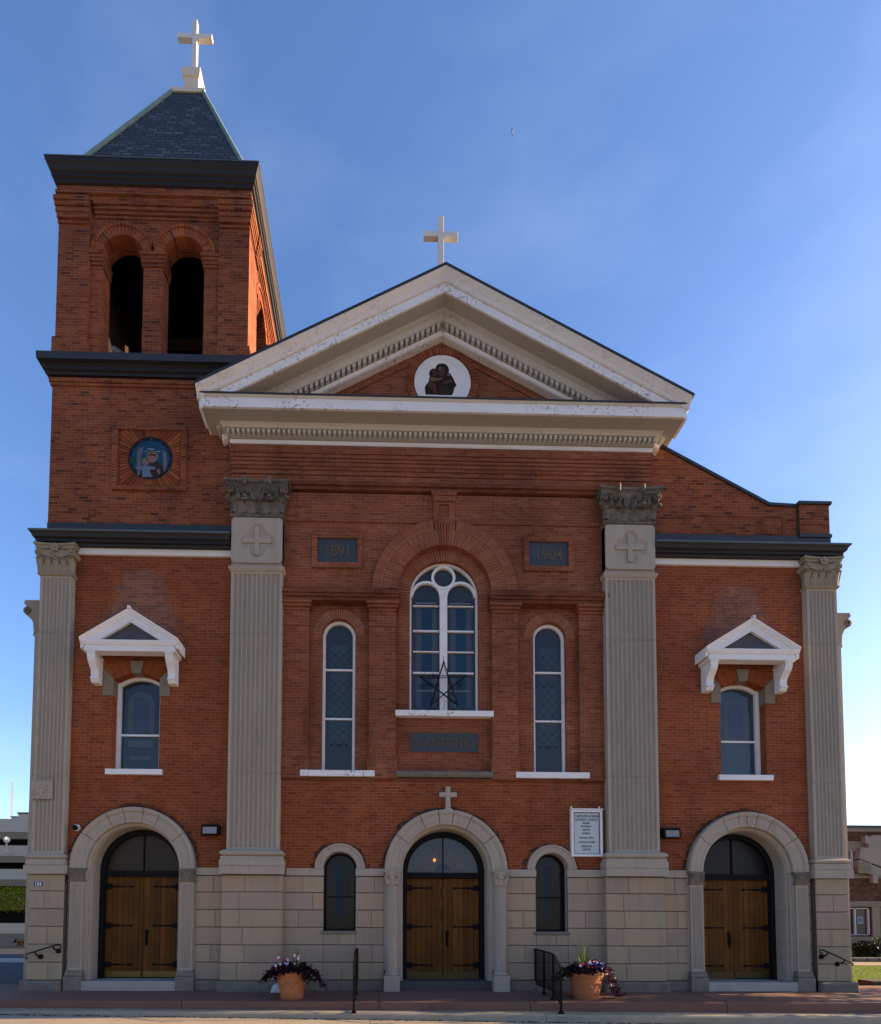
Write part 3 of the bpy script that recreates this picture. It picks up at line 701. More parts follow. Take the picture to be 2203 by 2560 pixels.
base = mb.build("stone_base", m_stoneb, church)
mb = MB()
for (a, b) in WALLS: mb.box(a, b, -.004, .03, .06, 2.67)
for a, b in ((-2.80, -2.06), (2.12, 2.86)): mb.box(a, b, -.004, .03, .06, 1.34)
for cx in (-BP+CXP, BP+CXP): mb.box(cx-.67, cx+.67, -.20, .0, .06, 2.67)
for a, b in ((-9.39, -8.62), (8.6, 9.37)): mb.box(a, b, -.15, .5, .06, 2.66)
mb.build("joint_bed", m_joint, base)
mb = MB()
for (a, b) in ((-5.72, -5.05), (-3.66, -2.795), (-2.065, -1.41), (1.45, 2.125), (2.855, 3.66), (5.04, 5.70)): mb.box(a, b, -.045, .03, 2.672, 2.84)
mb.build("band_course", m_stone, base)
mb = MB()
for (a, b) in ((-5.72, -5.07), (-3.68, -1.40), (1.44, 3.68), (5.05, 5.70)): mb.box(a, b, -.06, .03, .0, .272)
for cx in (-BP+CXP, BP+CXP): mb.blk(cx-.745, cx+.745, -.28, .0, .0, .272, .03)
mb.blk(-9.50, -8.62, -.27, .7, .0, .272, .04); mb.blk(8.60, 9.47, -.27, .7, .0, .272, .04)
mb.build("plinth", m_stonel, base)

# --- portals with oak doors ------------------------------------
def small_cap(mb, cx, w, yf, yb, z0, z1, rnd=False):
    h = z1-z0
    if rnd: mb.lathe(cx, (yf+yb)/2, [(w*.36, z0), (w*.40, z0+h*.05), (w*.36, z0+h*.09), (w*.37, z0+h*.5), (w*.45, z0+h*.8), (w*.45, z1-h*.12)], 16)
    else: mb.loft([[(cx-w/2*q, yb, z), (cx-w/2*q, yf-o, z), (cx+w/2*q, yf-o, z), (cx+w/2*q, yb, z)] for z, q, o in ((z0, .9, 0), (z0+h*.5, .9, 0), (z1-h*.15, 1.02, .02))])
    pth = [(cx-w*.45, yb), (cx-w*.45, yf), (cx+w*.45, yf), (cx+w*.45, yb)]
    if not rnd: mb.sweep([(0, z0), (.02, z0+.01), (.025, z0+.03), (0, z0+.04)], pth)
    for k in range(3): leaf(mb, cx+(k-1)*w*.3, yf+.005, z0+.03, h*.42, w*.24, .03)
    for s in (-1, 1): spiral(mb, cx+s*w*.32, z1-h*.27, yf-.03, h*.17, 1.2, .012, -s); leaf(mb, cx+s*w*.42, yf, z0+h*.3, h*.35, w*.16, .04)
    spiral(mb, cx, z1-h*.22, yf-.02, h*.08, .5, .01)
    abacus(mb, cx, w, yf, yb, z1-h*.13, z1, .02, .015)
def portal(cx, centre, mat_arch):
    sp = 2.80; ya = -.10
    mb = MB()
    ks = [0, .27, .60, .85, 1.0]
    cuts = [0, .62, 1.12, pi/2-.17] if not centre else [0, .62, 1.12, pi/2-.13]
    angs = cuts+[pi-a for a in cuts[::-1]]
    for a0, a1 in zip(angs[:-1], angs[1:]):
        g = .0055
        mb.arcprof(cx, sp, [(1.06, ya+.02), (1.08, ya), (1.13, ya), (1.135, ya+.008), (1.145, ya), (1.30, ya-.005), (1.315, ya-.03), (1.36, ya-.05), (1.405, ya-.04), (1.42, ya+.0), (1.42, .06), (1.06, .06)], a0+g, a1-g, 10)
    pt = mb.build("portal_arch", mat_arch, church, "central portal arch" if centre else None)
    mb = MB(); mb.arcprof(cx, sp, [(1.012, .03), (1.055, .0), (1.075, .0), (1.075, .3), (1.012, .3)], 0, pi, 28)
    mb.arcprof(cx, sp, [(.985, .14), (.992, .08), (1.005, .05), (1.02, .05), (1.02, .48), (.985, .48)], 0, pi, 28)
    for s in (-1, 1):
        for z0, z1 in ((.26, 1.17), (1.175, 1.9), (1.905, 2.8)):
            mb.prism([(cx+s*.985, .48), (cx+s*.985, .14), (cx+s*.992, .08), (cx+s*1.005, .05), (cx+s*1.02, .05), (cx+s*1.02, -.0), (cx+s*1.08, -.0), (cx+s*1.08, .48)], 'z', z0, z1)
    mb.build("inner_jamb", mat_arch, pt)
    for s in (-1, 1):
        x = cx+s*1.245
        mb = MB()
        mb.box(x-.175, x+.175, -.03, .03, .5, 2.8)
        if centre:
            n = 72
            rings = []
            for z in (.52, 1.168, 1.172, 1.9, 1.905, 2.44, 2.46):
                ring = []
                for k in range(n):
                    a = 2*pi*k/n; r = .128-(z-.5)*.008; f = (.5-.5*cos(a*18))*.016 if .53 < z < 2.45 else 0
                    ring.append((x+(r-f)*cos(a), -.08+(r-f)*sin(a), z))
                rings.append(ring)
            mb.loft(rings)
        else:
            for k, (z0, z1) in enumerate(((.5, 1.17), (1.174, 1.9), (1.904, 2.50))): fluted(mb, x, .29, -.10, .02, z0, z1, 6, end0=(k == 0), end1=(k == 2), margin=.02)
            mb.box(x-.13, x+.13, -.07, .02, .5, 2.5)
        c = mb.build("column" if centre else "door_pilaster", m_stone, church)
        mb = MB(); small_cap(mb, x, .34, -.19 if centre else -.12, .02, 2.44 if centre else 2.50, 2.80, centre); mb.build("capital", m_stoneg if not centre else m_stone, c)
        mb = MB()
        if centre:
            mb.lathe(x, -.08, [(.15, .40), (.165, .42), (.165, .455), (.145, .475), (.15, .495), (.155, .51), (.13, .53)], 24)
            mb.blk(x-.18, x+.18, -.26, .02, .0, .40, .012)
        else:
            pth = [(x-.145, .02), (x-.145, -.10), (x+.145, -.10), (x+.145, .02)]
            mb.sweep([(0, .36), (.045, .37), (.05, .40), (.03, .44), (.035, .47), (.03, .495), (0, .5)], pth)
            mb.blk(x-.205, x+.205, -.175, .02, .0, .36, .012)
        mb.build("column_base", m_stoneg if not centre else m_stone, c)
    if not centre:
        mb = MB(); kz = sp+1.22; mb.box(cx-.015, cx+.015, ya-.022, ya, kz-.085, kz+.085); mb.box(cx-.085, cx-.015, ya-.020, ya, kz-.015, kz+.015); mb.box(cx+.015, cx+.085, ya-.020, ya, kz-.015, kz+.015)
        mb.build("carved_cross", m_stone, pt)
    mb = MB()
    mb.blk(cx-1.06, cx+1.06, -.16 if not centre else -.02, .7, .0, .255, .012)
    mb.build("doorstep", plain('pale_step', (.33, .32, .29), .85, 0, .2, .2, 3., .2) if not centre else plain("dark_step", (.060, .058, .060), .8), church)
    # door assembly: frame > leaves, hinges, handle, plates, transom
    yd = .50
    mb = MB()
    mb.ring(cx, sp, .86, 1.0, 0, pi, 28, .40, .62)
    for s in (-1, 1): a, b = sorted((cx+s*.875, cx+s*1.0)); mb.box(a, b, .40, .62, .255, sp)
    mb.box(cx-.875, cx+.875, .42, .62, 2.665, 2.795); mb.box(cx-.875, cx+.875, .405, .44, 2.74, 2.80)
    mb.box(cx-.014, cx+.014, yd-.03, .6, 2.795, sp+.86)
    mb.box(cx-.9, cx+.9, .63, .66, .25, 3.7)
    d = mb.build("door", m_frame, church)
    mb = MB(); mb.prism([(cx+.862*cos(pi*i/28), sp-.003+.862*sin(pi*i/28)) for i in range(29)], 'y', yd, yd+.03)
    tr = mb.build("transom_window", m_transom if centre else glass_mat("side_transom", (.034, .023, .013) if cx < 0 else (.014, .014, .017), .3, 1.28), d)  # left pane's brown base colour stands in for warm glow from indoors
    if centre:
        mb = MB()
        def lt(pts): mb.tube([(cx+x, yd-.003, sp+z) for x, z in pts], .0045, 4)
        lt([(.185*cos(pi*i/12), .05+.185*sin(pi*i/12)) for i in range(13)])
        lt([(-.80, .05), (.80, .05)])
        for k in range(7): lt([(-.75+.25*k, .0), (-.75+.25*k, .05)])
        for k in range(7):                                # petals of the stained flower
            a = pi*(k+.5)/7; a0 = a-pi/14; a1 = a+pi/14
            lt([(.185*cos(a0), .05+.185*sin(a0)), (.47*cos(a0), .05+.47*sin(a0))])
            lt([((.47+.10*sin(pi*i/8))*cos(a0+(a1-a0)*i/8), .05+(.47+.10*sin(pi*i/8))*sin(a0+(a1-a0)*i/8)) for i in range(9)])
            lt([(.57*cos(a), .05+.57*sin(a)), (.78*cos(a), .05+.70*sin(a))])
        mb.build("lead_came", m_camel, tr)
        mb = MB(); mb.prism([(cx+.18*cos(pi*i/14), sp+.05+.18*sin(pi*i/14)) for i in range(15)], 'y', yd-.004, yd+.0); mb.build("glass_centre", m_gb, tr)
        mb = MB()
        for k in range(7):
            a0 = pi*k/7+.02; a1 = pi*(k+1)/7-.02
            mb.prism([(cx+.19*cos(a0), sp+.05+.19*sin(a0))]+[(cx+(.465+.10*sin(pi*i/8))*cos(a0+(a1-a0)*i/8), sp+.05+(.465+.10*sin(pi*i/8))*sin(a0+(a1-a0)*i/8)) for i in range(9)]+[(cx+.19*cos(a1), sp+.05+.19*sin(a1))], 'y', yd-.002, yd)
        mb.build("glass_petals", glass_mat("petal_glass", (.050, .040, .042), .22), tr)
        mb = MB(); mb.lathe(cx-.205, yd-.012, [(.004, sp+.26), (.028, sp+.28), (.036, sp+.31), (.026, sp+.34), (.004, sp+.355)], 12)
        e = NT("lit_bulb"); e.b.inputs['Emission Color'].default_value = (1, .42, .10, 1); e.b.inputs['Emission Strength'].default_value = .28
        mb.build("lit_lamp", e.fin((.6, .3, .1), .5), tr)
    for s in (-1, 1):
        a, b = sorted((cx+s*.006, cx+s*.872)); mb = MB(); mb.box(a, b, yd, yd+.06, .275, 2.66)
        lf = mb.build("door_leaf", m_wood, d)
        for z in (2.43, 1.50, .58):
            mb = MB(); xe = cx+s*.868
            def hp(u, v): return (xe-s*u, z+v)
            mb.prism([hp(0, -.055), hp(.10, -.052), hp(.17, -.026), hp(.55, -.011), hp(.555, -.026), hp(.60, -.030), hp(.64, 0), hp(.60, .030), hp(.555, .026), hp(.55, .011), hp(.17, .026), hp(.10, .052), hp(0, .055)], 'y', yd-.014, yd+.004)
            mb.tube([(xe, yd-.01, z+.055), (xe-s*.06, yd-.016, z+.075), (xe-s*.14, yd-.016, z+.045)], .007, 5); mb.tube([(xe, yd-.01, z-.055), (xe-s*.06, yd-.016, z-.075), (xe-s*.14, yd-.016, z-.045)], .007, 5)
            mb.build("strap_hinge", m_iron, d)
        mb = MB(); mb.box(a+.03, b-.01, yd-.006, yd+.01, .285, .42); mb.box(a+.005, b-.005, yd-.012, yd+.01, .272, .285) if False else None
        mb.build("kick_plate", m_brass if cx < -5 else m_brassd, d)
        if centre or cx > 0 and s < 0:
            mb = MB(); mb.box(a, b, yd-.02, yd+.01, .262, .280); mb.build("door_sweep", m_brass, d)
    mb = MB(); hx = cx+(.10 if cx < 3 else -.10)
    mb.prism([(hx-.028, 1.02), (hx+.028, 1.02), (hx+.032, 1.30), (hx+.05, 1.34), (hx+.03, 1.40), (hx, 1.43), (hx-.03, 1.40), (hx-.05, 1.34), (hx-.032, 1.30)], 'y', yd-.012, yd+.004)
    mb.tube([(hx, yd-.01, 1.08), (hx, yd-.06, 1.12), (hx, yd-.06, 1.26), (hx, yd-.01, 1.31)], .012, 6)
    mb.build("door_handle", m_iron, d)
for i, cx in enumerate(DRX): portal(cx, i == 1, m_stone if i == 1 else m_stoneg if False else m_stone)
# stone cross over the middle door
mb = MB(); mb.box(.01, .12, -.13, .0, 4.26, 4.75); mb.box(-.135, .01, -.127, .0, 4.505, 4.615); mb.box(.12, .265, -.127, .0, 4.505, 4.615)
mb.prism([(-.07, 4.19), (.20, 4.19), (.13, 4.235), (.12, 4.26), (.01, 4.26), (0, 4.235)], 'y', -.135, .0)
mb.build("stone_cross", m_stone, church, bevel=.005)
# small arched windows of the base
for cx in (-2.43, 2.49):
    mb = MB()
    for a0, a1 in ((0, 1.03), (1.03, pi-1.03), (pi-1.03, pi)):
        mb.arcprof(cx, 2.84, [(.385, -.02), (.40, -.05), (.44, -.055), (.52, -.055), (.53, -.075), (.57, -.08), (.58, -.06), (.58, .04), (.385, .04)], a0+.005, a1-.005, 10)
    wn = mb.build("arched_window", m_stone, church)
    mb = MB(); ol = arch_outline(cx, .385, 1.40, 2.84, .385)
    mb.strip([(x, -.02, z) for x, z in ol], [(x, .4, z) for x, z in ol]); mb.build("reveal", m_stone, wn)
    mb = MB(); o1 = arch_outline(cx, .385, 1.40, 2.84, .385); o2 = arch_outline(cx, .33, 1.44, 2.84, .33)
    for y in (.20, .28): mb.strip([(x, y, z) for x, z in o1], [(x, y, z) for x, z in o2])
    mb.strip([(x, .20, z) for x, z in o2], [(x, .28, z) for x, z in o2]); mb.box(cx-.34, cx+.34, .205, .25, 2.185, 2.21); mb.box(cx-.38, cx+.38, .20, .28, 1.40, 1.45)
    mb.build("frame", m_frame, wn)
    mb = MB(); mb.prism(arch_outline(cx, .345, 1.42, 2.84, .345), 'y', .24, .27); mb.build("pane", m_glassd, wn)
    mb = MB(); mb.box(cx-.09, cx+.09, .236, .245, 1.72, 2.95); mb.build("stained_strip", glass_mat('dim_blue', (.006, .016, .030), .3, 1.3), wn)
    mb = MB(); mb.box(cx-.24, cx-.12, .236, .245, 1.78, 2.15); mb.box(cx+.12, cx+.22, .236, .245, 1.8, 2.7); mb.build("stained_strip", glass_mat('dim_amber', (.022, .020, .014), .3, 1.3), wn)
    mb = MB(); mb.blk(cx-.42, cx+.40, -.055, .25, 1.33, 1.402, .008); mb.build("sill", m_stonel, wn)

# --- side bay windows with pedimented hoods ----------------------
for s, cx in ((-1, SWX[0]), (1, SWX[1])):
    mb = MB(); o1 = arch_outline(cx, .545, 5.10, 7.22, .16); o2 = arch_outline(cx, .455, 5.14, 7.16, .15)
    for y in (.20, .30): mb.strip([(x, y, z) for x, z in o1], [(x, y, z) for x, z in o2])
    mb.strip([(x, .20, z) for x, z in o2], [(x, .30, z) for x, z in o2])
    wn = mb.build("window", m_white, church)
    mb = MB(); mb.prism(arch_outline(cx, .47, 5.12, 7.17, .15), 'y', .27, .29); mb.build("pane", glass_mat("side_glass", (.012, .016, .022) if s < 0 else (.030, .045, .062), .14), wn)
    mb = MB()
    ins = arch_outline(cx, .31, 6.05, 6.75, .31); mb.strip([(x, .266, z) for x, z in ins], [(cx+(x-cx)*.56, .266, z if z < 6.7 else 6.75+(z-6.75)*.56) for x, z in ins])
    mb.box(cx-.30, cx+.30, .264, .272, 5.72, 5.90); mb.box(cx-.24, cx+.24, .264, .272, 5.42, 5.50)
    mb.build("stained_border", m_gg, wn)
    mb = MB(); mb.prism(arch_outline(cx, .16, 6.08, 6.75, .16), 'y', .267, .275); mb.build("stained_centre", glass_mat("violet_glass", (.026, .028, .050), .18), wn)
    mb = MB(); mb.box(cx-.46, cx+.46, .235, .28, 5.975, 6.02); mb.build("glazing_bar", m_white, wn)
    mb = MB(); mb.box(cx-.665+.02, cx+.665-.02, -.075, .22, 4.98, 5.105); mb.build("sill", m_white, wn, bevel=.004)
    mb = MB()
    mb.wedges(cx, 6.58, .80, 1.13, pi/2+.16, pi/2+.62, 8, -.012, .30, .012); mb.wedges(cx, 6.58, .80, 1.13, pi/2-.62, pi/2-.16, 8, -.012, .30, .012)
    mb.build("segmental_arch", m_vousd, wn)
    mb = MB(); mb.prism([(cx-.10, 7.37), (cx+.10, 7.37), (cx+.155, 7.66), (cx-.155, 7.66)], 'y', -.04, .28)
    for q in (-1, 1): mb.prism([(cx+q*.535, 6.84), (cx+q*.77, 6.84), (cx+q*.77, 7.42), (cx+q*.70, 7.42), (cx+q*.535, 7.24)][::q], 'y', -.025, .20)
    mb.build("keystone", plain("window_stone", (.19, .158, .115), .85, 0, .2, .15, 9, .3), wn)
    hx = cx+(0 if s < 0 else -.03)
    mb = MB()                                             # hood
    pth = [(hx-.80, .02), (hx-.80, -.18), (hx+.80, -.18), (hx+.80, .02)]
    mb.sweep([(0, 7.70), (.22, 7.70), (.22, 7.83), (.235, 7.835), (.26, 7.88), (.27, 7.90), (.27, 7.935), (0, 7.95)], pth)
    def hz(x): return 8.66-.625*abs(x-hx)
    for q in (-1, 1):
        for prof in ([(.40, -.22), (.40, -.12), (.425, -.10), (.425, -.08), (.45, -.05), (.47, -.02), (.47, .01), (-.02, .01), (-.02, -.22)],):
            mb.loft([[(x, -o, hz(x)+dz) for o, dz in prof] for x in (hx, hx+q*1.10)])
        mb.loft([[(x, -o, hz(x)+dz) for o, dz in ((.395, -.275), (.395, -.21), (.2, -.21), (.2, -.275))] for x in (hx, hx+q*.95)])
    mb.box(hx-.03, hx+.03, -.50, -.42, 8.64, 8.70)
    hd = mb.build("window_hood", m_white, church)
    mb = MB(); mb.prism([(hx-.85, 7.94), (hx+.85, 7.94), (hx, 8.50)], 'y', -.33, -.25); mb.build("hood_panel", plain("weathered_panel", (.055, .055, .062), .6, 0, .4, .45, 5), hd)
    for q in (-1, 1):
        bx = hx+q*.875
        pr = [(.0, 7.70), (-.36, 7.70), (-.38, 7.66), (-.375, 7.58), (-.34, 7.50), (-.27, 7.42), (-.21, 7.34), (-.19, 7.26), (-.20, 7.20), (-.23, 7.17), (-.23, 7.14), (-.20, 7.14), (-.19, 7.10), (-.16, 7.07), (0, 7.07)]
        mb = MB(); mb.prism(pr, 'x', bx-.085, bx+.085); mb.box(bx-.10, bx+.10, -.39, .0, 7.66, 7.70); mb.build("bracket", m_white, hd)

# --- tall narrow windows ------------------------------------------
for cx in NW:
    mb = MB(); o1 = arch_outline(cx, .40, 5.10, 8.42, .40); o2 = arch_outline(cx, .325, 5.15, 8.42, .325)
    for y in (.20, .28): mb.strip([(x, y, z) for x, z in o1], [(x, y, z) for x, z in o2])
    mb.strip([(x, .20, z) for x, z in o2], [(x, .28, z) for x, z in o2])
    wn = mb.build("window", m_white, church)
    mb = MB(); mb.prism(arch_outline(cx, .335, 5.12, 8.42, .335), 'y', .262, .29); mb.build("pane", m_glass, wn)
    mb = MB()
    mb.cur = 0
    for k in range(13):
        z = 5.9+.235*k
        if z > 8.2: break
        if abs(z-7.63) < .1 or abs(z-6.44) < .1: continue
        mb.tube([(cx-.21, .26, z-.1), (cx, .26, z+.1), (cx+.21, .26, z-.1)], .009, 4); mb.tube([(cx-.21, .26, z+.1), (cx, .26, z-.1), (cx+.21, .26, z+.1)], .009, 4)
    mb.build("lead_lattice", m_came, wn)
    mb = MB(); mb.box(cx-.22, cx+.22, .256, .27, 5.85, 8.25); mb.build("stained_strip", glass_mat("slate_glass", (.026, .036, .042), .16), wn)
    mb = MB()
    for z in (7.63, 6.44): mb.box(cx-.335, cx+.335, .215, .27, z-.02, z+.02)
    mb.build("glazing_bar", m_peel, wn)
    mb = MB(); mb.wedges(cx, 8.42, .395, .63, 0, pi, 30, .088, .2, .016); ar = mb.build("brick_arch", m_vous, wn)
    mb = MB(); mb.box(cx-.865, cx+.865, -.07, .24, 4.985, 5.125); mb.build("sill", m_peel if cx < 0 else m_white, wn, bevel=.004)
# --- middle double window -----------------------------------------
mb = MB(); sp = 9.45
o1 = arch_outline(0, .84, 6.5, sp, .84, 18); o2 = arch_outline(0, .775, 6.6, sp, .775, 18)
for y in (.18, .29): mb.strip([(x, y, z) for x, z in o1], [(x, y, z) for x, z in o2])
mb.strip([(x, .18, z) for x, z in o2], [(x, .29, z) for x, z in o2])
mb.box(-.09, .09, .185, .29, 6.55, 9.48)
lw = .318; lc = .415; lsp = 9.465
for q in (-1, 1): mb.ring(q*lc, lsp, lw, lw+.058, 0, pi, 18, .19, .285)
mb.ring(0, 9.935, .232, .292, 0, 2*pi, 32, .188, .285)
mb.prism([(-.09, 9.48), (.09, 9.48), (.11, 9.60), (.16, 9.73), (.06, 9.68), (0, 9.67), (-.06, 9.68), (-.16, 9.73), (-.11, 9.60)], 'y', .205, .28)
wn = mb.build("window", m_white, church, "large double arched window with small round light above")
mb = MB(); mb.prism(arch_outline(0, .79, 6.55, sp, .79, 18), 'y', .262, .30); mb.build("pane", m_glass, wn)
mb = MB(); st = MB()
for q in (-1, 1):
    for z, t in ((9.24, .018), (8.62, .030), (8.11, .020), (7.59, .032)): mb.box(q*lc-lw, q*lc+lw, .215, .268, z-t/2*1.3, z+t/2*1.3)
mb.build("glazing_bar", m_peel, wn)
for nm, mt, bands in (("stained_strip", m_gb, [(-.09, .12)]), ("stained_strip", glass_mat("grey_green_glass", (.040, .050, .058), .16), [(-.25, -.11), (.14, .27)])):
    mb = MB()
    for q in (-1, 1):
        for a, b in bands:
            for z0, z1 in ((8.67, 9.2), (8.15, 8.58), (7.64, 8.07), (6.75, 7.5)): mb.box(q*lc+a, q*lc+b, .257, .27, z0, z1)
    mb.build(nm, mt, wn)
mb = MB()
for q in (-1, 1):
    for z in (9.31, 7.15): mb.box(q*lc-.25, q*lc+.25, .254, .27, z, z+.035)
mb.build("inscription_band", plain("pale_band", (.14, .15, .17), .5, 0, .3, .5, 40), wn)
mb = MB(); mb.box(-1.16, 1.15, -.04, .22, 6.44, 6.575); mb.build("sill", m_peel, wn, bevel=.004)
mb = MB(); mb.wedges(0, sp, .815, 1.105, 0, pi, 46, .085, .25, .014); mb.build("brick_arch", m_vous, wn)
mb = MB()
for (a0, a1, n) in ((0, pi/2-.165, 26), (pi/2+.165, pi, 26)):
    mb.wedges(0, sp, 1.10, 1.29, a0, a1, n, YP-.035, .1, .015); mb.wedges(0, sp, 1.30, 1.49, a0, a1, n+4, YP-.033, .1, .015)
    mb.wedges(0, sp, 1.505, 1.72, a0, a1, 40, YP-.06, .1, .014)
mb.wedges(0, sp, 1.085, 1.62, pi/2-.155, pi/2+.155, 7, YP-.066, .1, .018)
mb.build("brick_arch", m_vous, wn)
mb = MB(); mb.ring(0, sp, 1.11, 1.495, 0, pi, 40, YP-.028, .05); mb.ring(0, sp, 1.496, 1.71, 0, pi/2-.17, 20, YP-.054, .05); mb.ring(0, sp, 1.496, 1.71, pi/2+.17, pi, 20, YP-.054, .05); mb.ring(0, sp, .83, 1.105, 0, pi, 40, .089, .12)
for cx in NW: mb.ring(cx, 8.42, .40, .62, 0, pi, 24, .092, .15)
mb.build("mortar_bed", m_mortar, wn)
# rough stone sill under the name plaque
rr = random.Random(5); mb = MB(); n = 26
for a, b in ((-1.14, .018), (.022, 1.13)):
    g = [[(a+(b-a)*i/14, -.07-(.03*sin(pi*j/4)+rr.uniform(0, .02))*(0 < j < 4), 4.985+.135*j/4) for i in range(15)] for j in range(5)]
    for j in range(4): mb.add(g[j]+g[j+1], [(i, i+1, i+16, i+15) for i in range(14)])
    mb.box(a, b, -.069, .12, 4.985, 5.12)
mb.build("stone_sill", m_stonel, church)
# --- date and name plaques ----------------------------------------
for cx, z0, z1, hw, tx, ts, fr in ((-2.545, 10.09, 10.665, .46, "1891", .37, True), (2.48, 10.10, 10.67, .46, "1904", .37, True), (0, 5.63, 6.08, .81, "S. ANTONIO", .285, False)):
    yq = YP if fr else .10
    mb = MB(); mb.box(cx-hw, cx+hw, yq-.012, yq+.05, z0, z1); pq = mb.build("plaque", m_plaque, church, "dark plaque reading "+tx)
    text("lettering", tx, ts, (cx, yq-.016, (z0+z1)/2-ts*.36), m_gold, pq, .006, .92 if fr else .90, font_bold=.0015)
    if fr:
        mb = MB(); o = .135
        for a, b, c, d in ((cx-hw-o, cx+hw+o, z1+.012, z1+o), (cx-hw-o, cx+hw+o, z0-o, z0-.012), (cx-hw-o, cx-hw-.012, z0-.012, z1+.012), (cx+hw+.012, cx+hw+o, z0-.012, z1+.012)): mb.box(a, b, yq-.05, yq+.05, c, d)
        mb.build("brick_frame", m_brickc, pq)

# ------------------------------------------------------------------ TOWER
TX, TY, TH2 = -6.98, 2.22, 2.29
x0, x1 = -9.32, -4.74
mb = MB()
mb.box(-9.36, -4.7, 0.001, 4.6, 10.90, 14.60)
for z0, z1, o in ((14.33, 14.40, .03), (14.40, 14.50, .055)): mb.box(-9.36-o, -4.70, -o, 4.6, z0, z1)
mb.build("tower", m_brickt, church, "lower stage of the bell tower"); tw0 = bpy.data.objects["tower"]
mb = MB(); YB = .06
FO = [(-7.80, .495, 15.0, 17.74, .495), (-6.34, .50, 15.0, 17.74, .50)]
wall_open(mb, -8.58, -5.47, 14.9, 19.3, YB, FO, .36)
for a, b in ((x0, -8.58), (-5.47, x1)):
    mb.box(a, b, -.02, .5, 14.9, 19.0); mb.box(a-.05, b+.05, -.07, .5, 14.9, 15.50) if a < -9 else mb.box(a, b+.05, -.07, .5, 14.9, 15.38)
    for k, z in enumerate((18.40, 18.52, 18.64, 18.78, 18.90)): mb.box(a-.02*k*(a < -9)-.012, b+.02*k*(b > -5)+.012, -.05-.018*k, .5, z, z+(.05 if k == 0 else .115))
mb.box(x0-.02, x1+.02, -.05, 4.5, 19.0, 19.35)
for k, z in enumerate((18.66, 18.74, 18.83, 18.92)): mb.box(-8.5, -5.5, YB-.02-.03*k, .5, z, z+.075)
mb.box(x0-.06, x1+.06, -.10, .5, 19.10, 19.18)
# right flank with two arches, left flank and back
FO2 = [(1.5, .49, 15.0, 17.74, .49), (2.95, .49, 15.0, 17.74, .49)]
t = MB(); wall_open(t, 0.0, 4.5, 14.9, 19.3, 0, FO2, .55)
for v, fc in ((t.v, t.f),): mb.add([(x1-.06-p[1], p[0], p[2]) for p in v], fc)
for a, b in ((.5, .78), (3.70, 4.5)):
    mb.box(x1-.08, x1, a, b, 14.9, 19.0)
    for k, z in enumerate((18.40, 18.52, 18.64, 18.78, 18.90)): mb.box(x1-.1, x1+.05+.018*k, a, b, z, z+.10)
for k, z in enumerate((18.66, 18.74, 18.83, 18.92)): mb.box(x1-.1, x1-.04+.03*k, .78, 3.7, z, z+.075)
mb.box(x0, x0+.5, .5, 4.5, 14.9, 19.3); mb.box(x0, x1-.6, 4.1, 4.5, 14.9, 19.3)
be = mb.build("belfry", m_brickt, church)
mb = MB()
for cx in (-7.80, -6.34):
    mb.wedges(cx, 17.74, .49, .70, .0, pi, 22, YB-.045, YB+.2, .013); mb.wedges(cx, 17.74, .705, .775, .0, pi, 26, YB-.075, YB+.1, .013)
for cy in (1.5, 2.95):
    t = MB(); t.wedges(cy, 17.74, .49, .70, 0, pi, 22, -.045, .2, .014); t.wedges(cy, 17.74, .705, .775, 0, pi, 26, -.075, .1, .014)
    mb.add([(x1-.06-p[1], p[0], p[2]) for p in t.v], t.f)
ab = mb.build("brick_arch", m_voust, be)
mb = MB()
for cx in (-7.80, -6.34): mb.ring(cx, 17.74, .495, .70, 0, pi, 24, YB-.040, YB+.1); mb.ring(cx, 17.74, .706, .77, 0, pi, 24, YB-.069, YB+.1)
mb.build('mortar_bed', m_mortar, be)
mb = MB()                                                 # impost blocks
for a, b in ((-8.58, -8.28), (-7.33, -6.82), (-5.86, -5.47)):
    for k in range(4): mb.box(a-.012*k-.01*(a > -8.5), b+.012*k+.01*(b < -5.6), YB-.03-.022*k, YB+.355, 17.46+.075*k, 17.53+.075*k)
for a, b in ((.8, 1.02), (1.98, 2.47), (3.43, 3.7)):
    for k in range(4): mb.box(x1-.6, x1-.03+.022*k, a-.012*k, b+.012*k, 17.46+.075*k, 17.53+.075*k)
mb.build("impost", m_brickt, be)
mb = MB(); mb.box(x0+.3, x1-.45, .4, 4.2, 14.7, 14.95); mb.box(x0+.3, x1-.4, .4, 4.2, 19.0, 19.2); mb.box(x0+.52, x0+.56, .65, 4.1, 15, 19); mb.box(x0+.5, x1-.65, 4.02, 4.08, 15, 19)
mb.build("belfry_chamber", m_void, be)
mb = MB(); mb.tube([(-7.5, 1.3, 15.0), (-7.9, 2.3, 18.6)], .11, 4); mb.tube([(-8.2, 1.1, 15), (-8.2, 1.1, 16.6)], .06, 4); mb.box(-8.6, -5.2, 2.4, 2.55, 18.2, 18.4); mb.build("bell_frame", m_timber, be)
pt_ = [(x0, 4.55), (x0, 0), (x1, 0), (x1, 4.55), (x0, 4.55)]
def loop_sweep(mb, prof, hx0, hx1, hy0, hy1):
    P = [(hx0, hy0, -1, -1), (hx1, hy0, 1, -1), (hx1, hy1, 1, 1), (hx0, hy1, -1, 1), (hx0, hy0, -1, -1)]
    mb.loft([[(px+sx*o, py+sy*o, z) for o, z in prof] for px, py, sx, sy in P], True, False)
mb = MB()
mb.cur = 0; loop_sweep(mb, [(-.3, 14.56), (.06, 14.56), (.07, 14.62), (.12, 14.64), (.13, 14.72), (.17, 14.74), (.17, 14.76), (-.3, 14.76)], -9.36, -4.70, 0, 4.6)
